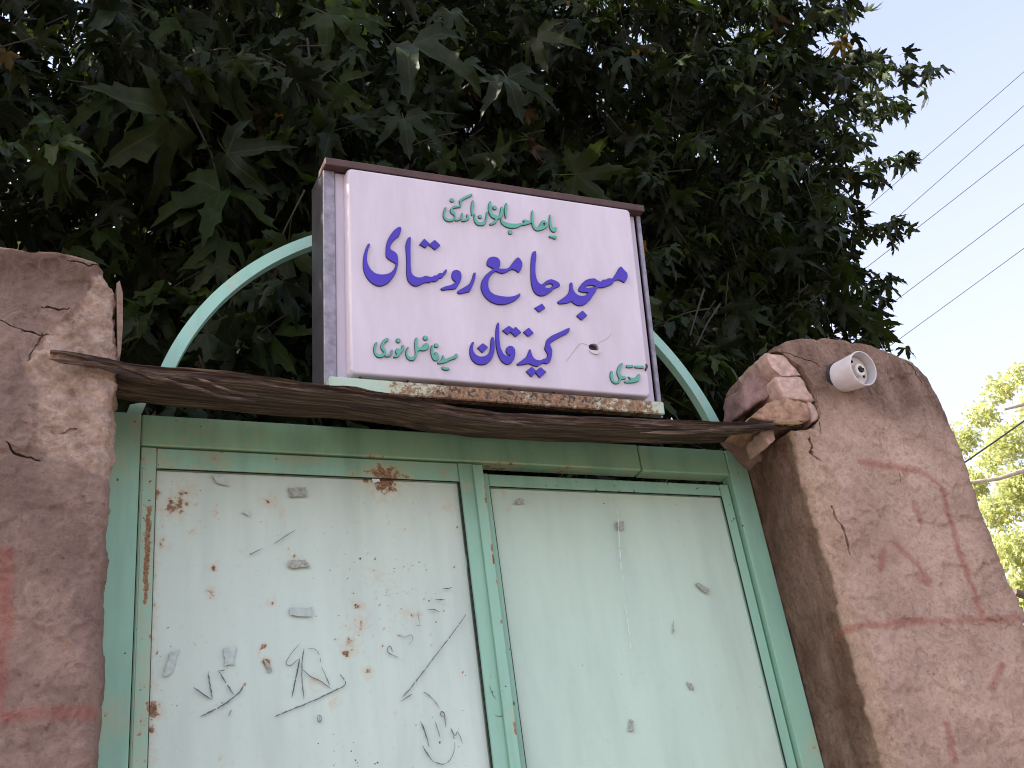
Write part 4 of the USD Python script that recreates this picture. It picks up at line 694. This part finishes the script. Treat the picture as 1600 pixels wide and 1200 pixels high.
def foliage(tree, items, budget, extra=()):
    P = np.array([i[1] for i in items]); uv, dep = proj(P)
    vis = (uv[:, 0] > -60) & (uv[:, 0] < 1660) & (uv[:, 1] > -60) & (uv[:, 1] < 700) & (dep > 0)
    key = np.where(vis, np.array([i[3] for i in items]) / np.maximum(dep, 0.3), 0); order = np.argsort(-key)
    near = set(order[:budget].tolist())
    for k in near: v, p, R, s = items[k]; leaf_prim(PROT[v][0], p, R, s, PROT[v][1], tree)
    scatter('foliage', tree, [items[k] for k in range(len(items)) if k not in near], PROT)
# --- the near tree, hanging over the gate
near_tree = thing('plane_tree', 'plane tree with large lobed dark leaves hanging just behind sign and left arch', 'tree', loc=(-0.6, 2.2, 0))
def near_in(P):
    x, y, z = P.T; wob = (fbm(P * 1.3, 3, 91) - 0.5)
    return (y > 0.22 + 0.25 * sm(x, 0.6, 1.8) + 0.5 * np.maximum(wob, 0)) & (y < 2.7) & (x < 1.75 + 0.6 * wob - 0.15 * (z - 4)) & (x > -2.6) & (z > 2.6 - 0.3 * (y < 1)) & (z < 6.6 + wob) & ~((x < 0.05) & (z < 4.35 + 0.5 * wob) & (y < 1.8)) 
it1, tw1 = crown(near_tree, 2900, near_in, (-2.8, 0.2, 2.3), (2.3, 2.8, 6.9), lambda p: np.where(p[:, 1] < 1.1, 0.175, 0.15), 101)
# leaves one can single out in the photograph: (vein junction, tip, distance, towards the viewer, facing, variant, material)
HERO = [((180, 18), (238, 90), .30, .3, 0.25, 0, 1), ((176, 20), (92, 46), .31, .2, 0.3, 2, 1), ((155, 104), (175, 165), .45, .3, 0.8, 1, 1), ((258, 184), (168, 288), .30, .35, 0.9, 0, 1), ((355, 240), (432, 322), .28, .3, 0.7, 0, 1), ((345, 300), (310, 402), .34, .3, 0.6, 2, 0),
        ((523, 187), (446, 213), .22, .25, 0.8, 0, 0), ((524, 188), (497, 256), .24, .3, 0.8, 2, 1), ((645, 70), (625, 160), .26, .3, 0.9, 0, 1), ((631, 187), (645, 253), .24, .3, 0.9, 0, 1), ((512, 22), (602, 82), .24, .3, 0.6, 0, 0), ((532, 132), (588, 182), .22, .2, 0.4, 2, 0), ((705, 20), (742, 62), .28, .2, 0.5, 1, 1),
        ((792, 122), (828, 196), .38, .3, 0.8, 0, 1), ((328, 112), (402, 200), .32, .3, 0.3, 1, 0), ((322, 520), (418, 562), .30, .2, 0.8, 0, 0), ((340, 416), (285, 462), .40, .2, 0.9, 0, 1), ((215, 505), (212, 580), .36, .25, 0.7, 1, 0), ((270, 545), (240, 575), .42, .2, 0.6, 2, 0), ((480, 130), (470, 40), .30, .2, 0.5, 1, 1), ((590, 262), (640, 300), .20, .15, 0.5, 2, 0),
        ((900, 272), (1008, 266), .45, .2, 0.8, 0, 0), ((1002, 478), (1058, 452), .48, .2, 0.8, 1, 0), ((430, 60), (400, 120), .3, .2, .6, 0, 1), ((20, 100), (8, 150), .4, .2, .5, 2, 1), ((35, 120), (46, 160), .4, .2, .5, 2, 1), ((330, 30), (322, 92), .5, .2, .5, 2, 0), ((690, 250), (740, 285), .26, .2, .6, 3, 0), ((770, 240), (820, 300), .34, .2, .6, 3, 0), ((725, 100), (760, 150), .3, .2, .6, 1, 0), ((405, 480), (425, 540), .45, .2, .6, 0, 0), ((60, 60), (110, 30), .4, .2, .5, 0, 0), ((450, 240), (430, 320), .35, .2, .6, 3, 0), ((300, 330), (250, 350), .5, .2, .6, 0, 0), ((840, 60), (850, 120), .6, .2, .6, 0, 1), ((560, 30), (640, 30), .4, .2, .6, 0, 0)]
rg = np.random.default_rng(5)
for (a, b, Y, fwd, face_, v, m_) in HERO:
    p = at(*a, Y); L0 = np.linalg.norm(at(*b, Y) - p); q = at(*b, Y - fwd * L0); tip = q - p; toward = CAM - p; toward /= np.linalg.norm(toward)
    nr = face_ * toward * (1 if m_ else -1 if rg.random() < 0.5 else 1) + (1.05 - face_) * np.array([0, 0.15, 1.0]) + rg.normal(0, 0.18, 3)
    if abs(nr @ tip) / np.linalg.norm(nr) / np.linalg.norm(tip) > 0.97: nr = nr + np.array([0.5, -0.5, 0.3])
    it1.append(((v % 5) if m_ else 5 + v % 4, p, frame_leaf(tip, nr), np.linalg.norm(tip) * 0.76))
def clear(items):
    out = []
    for v, p, R, sz in items:
        y0_ = (p + (PROT[v][0][0] * sz) @ R.T)[:, 1].min()
        out.append((v, p + np.array([0, max(0.0, 0.085 - y0_), 0]), R, sz))
    return out
it1 = clear(it1)
foliage(near_tree, it1, 300)
obj('trunk', tube([(-0.6, 2.2, -0.1), (-0.58, 2.2, 1.2), (-0.5, 2.15, 2.6), (-0.35, 2.05, 4.0), (-0.1, 1.9, 5.4), (0.0, 1.9, 6.3)], [0.24, 0.18, 0.16, 0.13, 0.09, 0.03], 14), M['bark'], near_tree)
for pts in ([(-0.5, 2.15, 2.7), (0.0, 1.6, 3.4), (0.5, 1.1, 4.0), (0.9, 0.7, 4.5)], [(-0.4, 2.1, 3.4), (0.4, 1.9, 4.2), (1.1, 1.5, 4.9), (1.6, 1.1, 5.4)], [(-0.4, 2.1, 3.0), (-1.0, 1.5, 3.9), (-1.5, 0.9, 4.7)], [(-0.2, 2.0, 4.6), (0.3, 1.3, 5.3), (0.6, 0.9, 5.9)], [(-0.5, 2.1, 2.6), (0.2, 1.4, 3.0), (0.9, 0.9, 3.3)]):
    obj('branch', tube(chaik3 := np.array(pts), np.linspace(0.06, 0.012, len(pts)), 8), M['bark'], near_tree)
tag(obj('twigs', [tube(t, np.linspace(0.0042, 0.002, len(t)), 4, False) for t in tw1], M['twig'], near_tree, smooth=True), kind='stuff')
for a, b, c_, Y in (((285, 150), (330, 240), (345, 300), .35), ((480, 60), (487, 120), (500, 165), .25), ((240, 100), (270, 140), (275, 150), .33), ((1100, 452), (1085, 500), (1078, 525), .5), ((1125, 475), (1105, 505), (1088, 540), .5)):
    obj('twig', tube([at(*a, Y), at(*b, Y), at(*c_, Y)], [0.005, 0.004, 0.003], 6), M['twig'], near_tree)
# --- the tree behind it, whose edge stands against the sky
far_tree = thing('plane_tree', 'dense plane tree with smaller leaves reaching out against the sky behind right pillar', 'tree', loc=(2.4, 3.4, 0))
def far_in(P):
    x, y, z = P.T; wob = 1.35 * (fbm(P * 1.5, 3, 92) - 0.5); yc = 2.6
    edge = 4.28 + 0.38 * np.maximum(z - 3.6, 0) - 0.42 * (y - yc) ** 2 * np.where(y > yc, 0.35, 0.9) + 0.75 * wob
    return (y > 0.75 + 0.7 * wob + 0.25 * sm(-x, -1.6, -0.4)) & (y < 5.0) & (x < edge) & (x > 0.2 + 0.5 * wob) & (z > 2.5) & (z < 7.8 + wob)
it2, tw2 = crown(far_tree, 8600, far_in, (0.0, 0.6, 2.4), (5.4, 5.1, 8.2), lambda p: 0.148 + 0 * p[:, 0], 202)
# sprigs that stick out of the right edge
for (a, b, n_, Y) in (((1320, 105), (1440, 110), 16, 2.3), ((1330, 150), (1425, 170), 10, 2.3), ((1340, 260), (1412, 262), 7, 2.2), ((1330, 345), (1402, 360), 10, 2.2), ((1325, 430), (1392, 440), 6, 2.1), ((1320, 470), (1385, 480), 6, 2.1), ((1310, 520), (1395, 535), 8, 2.0), ((1310, 20), (1350, 15), 6, 2.3), ((1330, 200), (1380, 185), 6, 2.3), ((1300, 480), (1350, 500), 6, 2.0)):
    A_, B_ = at(*a, Y), at(*b, Y + 0.1); rg2 = np.random.default_rng(int(a[1] * 7 + b[1]))
    for s in np.linspace(0.0, 1.0, int(n_ * 2.5)):
        tip, nr = random_pose(1, rg2, np.array([rg2.uniform(-2.2, 0.9)])); p = A_ + (B_ - A_) * s + rg2.normal(0, 0.062, 3); sz = 0.135 * rg2.uniform(0.75, 1.2); it2.append((rg2.integers(0, 9), p, frame_leaf(tip[0], nr[0]), sz))
    tw2.append(np.array([A_ + [-1.0, 0.25, -0.35], A_ + [-0.4, 0.1, -0.08], A_, (A_ + B_) / 2 + [0, 0, 0.01], B_]))
for a, b, Y, in (((1040, 205), (1048, 240), 1.3), ((1075, 235), (1100, 265), 1.3), ((1000, 380), (1012, 420), 1.0), ((1215, 170), (1228, 185), 1.5), ((1262, 240), (1272, 250), 1.6), ((1262, 175), (1266, 184), 1.6)):
    p = at(*a, Y); tip = at(*b, Y - 0.02) - p; it2.append((9, p, frame_leaf(tip, np.array([0.2, -1, 0.4])), 0.12))
foliage(far_tree, it2, 300)
obj('trunk', tube([(2.4, 3.4, -0.1), (2.4, 3.4, 1.3), (2.45, 3.3, 2.8), (2.5, 3.2, 4.5), (2.6, 3.1, 6.2), (2.6, 3.1, 7.3)], [0.28, 0.2, 0.17, 0.13, 0.08, 0.02], 14), M['bark'], far_tree)
for pts in ([(2.45, 3.3, 2.8), (2.9, 2.8, 3.5), (3.4, 2.5, 4.1), (3.7, 2.3, 4.6)], [(2.45, 3.3, 3.2), (1.8, 2.6, 3.9), (1.5, 1.9, 4.6)], [(2.5, 3.2, 4.4), (3.2, 2.8, 5.2), (3.9, 2.5, 5.9)], [(2.5, 3.2, 3.8), (2.2, 2.2, 4.6), (2.1, 1.5, 5.2)]):
    obj('branch', tube(np.array(pts), np.linspace(0.065, 0.012, len(pts)), 8), M['bark'], far_tree)
tag(obj('twigs', [tube(t, np.linspace(0.0042, 0.002, len(t)), 4, False) for t in tw2], M['twig'], far_tree, smooth=True), kind='stuff')

# ------------------------------------------------------------------ sunlit trees in the distance
def clump(seed, k=7):
    r = np.random.default_rng(seed); Vs, Fs, n = [], [], 0
    for _ in range(k):
        d = r.normal(size=3); d /= np.linalg.norm(d); s = np.cross(d, r.normal(size=3)); s /= np.linalg.norm(s); o = r.normal(0, 0.45, 3); l = r.uniform(0.5, 0.8); w = l * 0.30
        nn = np.cross(d, s); q = np.array([o, o + d * l * .5 + s * w + nn * .06, o + d * l, o + d * l * .5 - s * w + nn * .06]); Vs.append(q); Fs.append(np.array([[0, 1, 2], [0, 2, 3]]) + n); n += 4
    return np.vstack(Vs), np.vstack(Fs), np.zeros(n)
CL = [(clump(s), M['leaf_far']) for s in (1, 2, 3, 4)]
def bright_tree(label, base, blobs, n, seed, size, limbs):
    t = thing('sunlit_tree', label, 'tree', loc=base); rg = np.random.default_rng(seed); items = []
    rad = np.array([b[3] for b in blobs]); pr_ = rad ** 2.2; pr_ /= pr_.sum()
    for k in rng_choice(rg, len(blobs), n, pr_):
        d = rg.normal(size=3); d /= np.linalg.norm(d); p = np.array(blobs[k][:3]) + d * rad[k] * rg.uniform(0.35, 1.0) ** 0.6 * np.array([1, 1, 0.8])
        q = rg.normal(size=4); q /= np.linalg.norm(q); R = trimesh.transformations.quaternion_matrix(q)[:3, :3]; items.append((rg.integers(0, 4), p, R, size * rg.uniform(0.7, 1.3)))
    scatter('foliage', t, items, CL)
    for nm, pts, r0, r1, m in limbs: obj(nm, tube(np.array(pts), np.linspace(r0, r1, len(pts)), 10), M[m], t)
    return t
def rng_choice(rg, k, n, p): return rg.choice(k, n, p=p)
YB = 9.0
blobs = []
for (a, b, r_px, dY) in ((1560, 610, 32, 0), (1590, 585, 26, .4), (1535, 650, 34, .3), (1580, 690, 50, -.2), (1545, 720, 32, .6), (1600, 760, 55, .2), (1560, 800, 45, .5), (1590, 860, 55, 0), (1640, 640, 70, .3), (1660, 780, 90, .5), (1700, 700, 110, 1), (1650, 920, 90, .3), (1590, 930, 45, .6), (1540, 860, 40, 1.2), (1740, 850, 120, 1), (1500, 690, 40, 1.4), (1510, 760, 50, 1.6), (1770, 620, 90, 1)):
    q = at(a, b, YB + dY); blobs.append((*q, r_px * 12.5 / FOC * 1.0))
qb = at(1690, 900, YB + 0.6)
limbs = [('trunk', [(qb[0], qb[1], -0.1), (qb[0] - .05, qb[1], 2), tuple(qb), tuple(at(1700, 700, YB + .6))], 0.22, 0.06, 'bark_pale'),
         ('branch', [tuple(at(1640, 725, YB - .2)), tuple(at(1600, 735, YB - .3)), tuple(at(1560, 748, YB - .3)), tuple(at(1500, 756, YB - .2))], 0.05, 0.022, 'bark_pale'),
         ('branch', [tuple(at(1690, 620, YB)), tuple(at(1600, 632, YB - .2)), tuple(at(1568, 640, YB - .2))], 0.04, 0.02, 'bark_pale'),
         ('branch', [tuple(at(1650, 935, YB - .4)), tuple(at(1600, 930, YB - .5)), tuple(at(1585, 925, YB - .5))], 0.07, 0.05, 'bark')]
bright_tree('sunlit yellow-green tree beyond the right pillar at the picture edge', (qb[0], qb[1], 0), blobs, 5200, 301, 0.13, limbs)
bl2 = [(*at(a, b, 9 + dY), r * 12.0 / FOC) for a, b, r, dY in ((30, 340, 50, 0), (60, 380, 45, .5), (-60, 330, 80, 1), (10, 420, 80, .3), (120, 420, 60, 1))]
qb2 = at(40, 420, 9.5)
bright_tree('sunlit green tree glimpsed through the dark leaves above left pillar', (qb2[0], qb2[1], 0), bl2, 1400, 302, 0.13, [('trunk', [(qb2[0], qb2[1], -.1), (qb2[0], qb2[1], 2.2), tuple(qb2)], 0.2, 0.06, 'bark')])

# ------------------------------------------------------------------ overhead wires
for k, (a, b, lab) in enumerate((((1600, 112), (1395, 290), 'uppermost of the thin wires against the sky'), ((1600, 165), (1390, 350), 'second thin wire down from the top at upper right'), ((1600, 226), (1345, 425), 'middle one of the five thin wires in the sky'), ((1600, 318), (1370, 492), 'fourth thin wire down, ending behind the lower leaves'), ((1600, 388), (1405, 530), 'lowest thin wire, running down to the top of right pillar'))):
    A_, B_ = at(*a, 7.0 + k * 0.02), at(*b, 9.5 + k * 0.02); d = B_ - A_
    s = np.linspace(-4, 6, 60); p = A_ + s[:, None] * d; p[:, 2] += 0.004 * (s - 0.5) ** 2
    tag(obj('overhead_wire', tube(p, 0.0065, 6), M['wire']), lab, 'wire', 'thin overhead wires crossing the sky')
A_, B_ = at(1600, 658, 5.0), at(1507, 723, 5.4); d = B_ - A_; s = np.linspace(-5, 5, 50); p = A_ + s[:, None] * d; p[:, 2] += 0.01 * (s - .5) ** 2
tag(obj('power_cable', tube(p, 0.010, 8), M['cable']), 'thick black cable in front of the sunlit tree behind right pillar', 'cable')
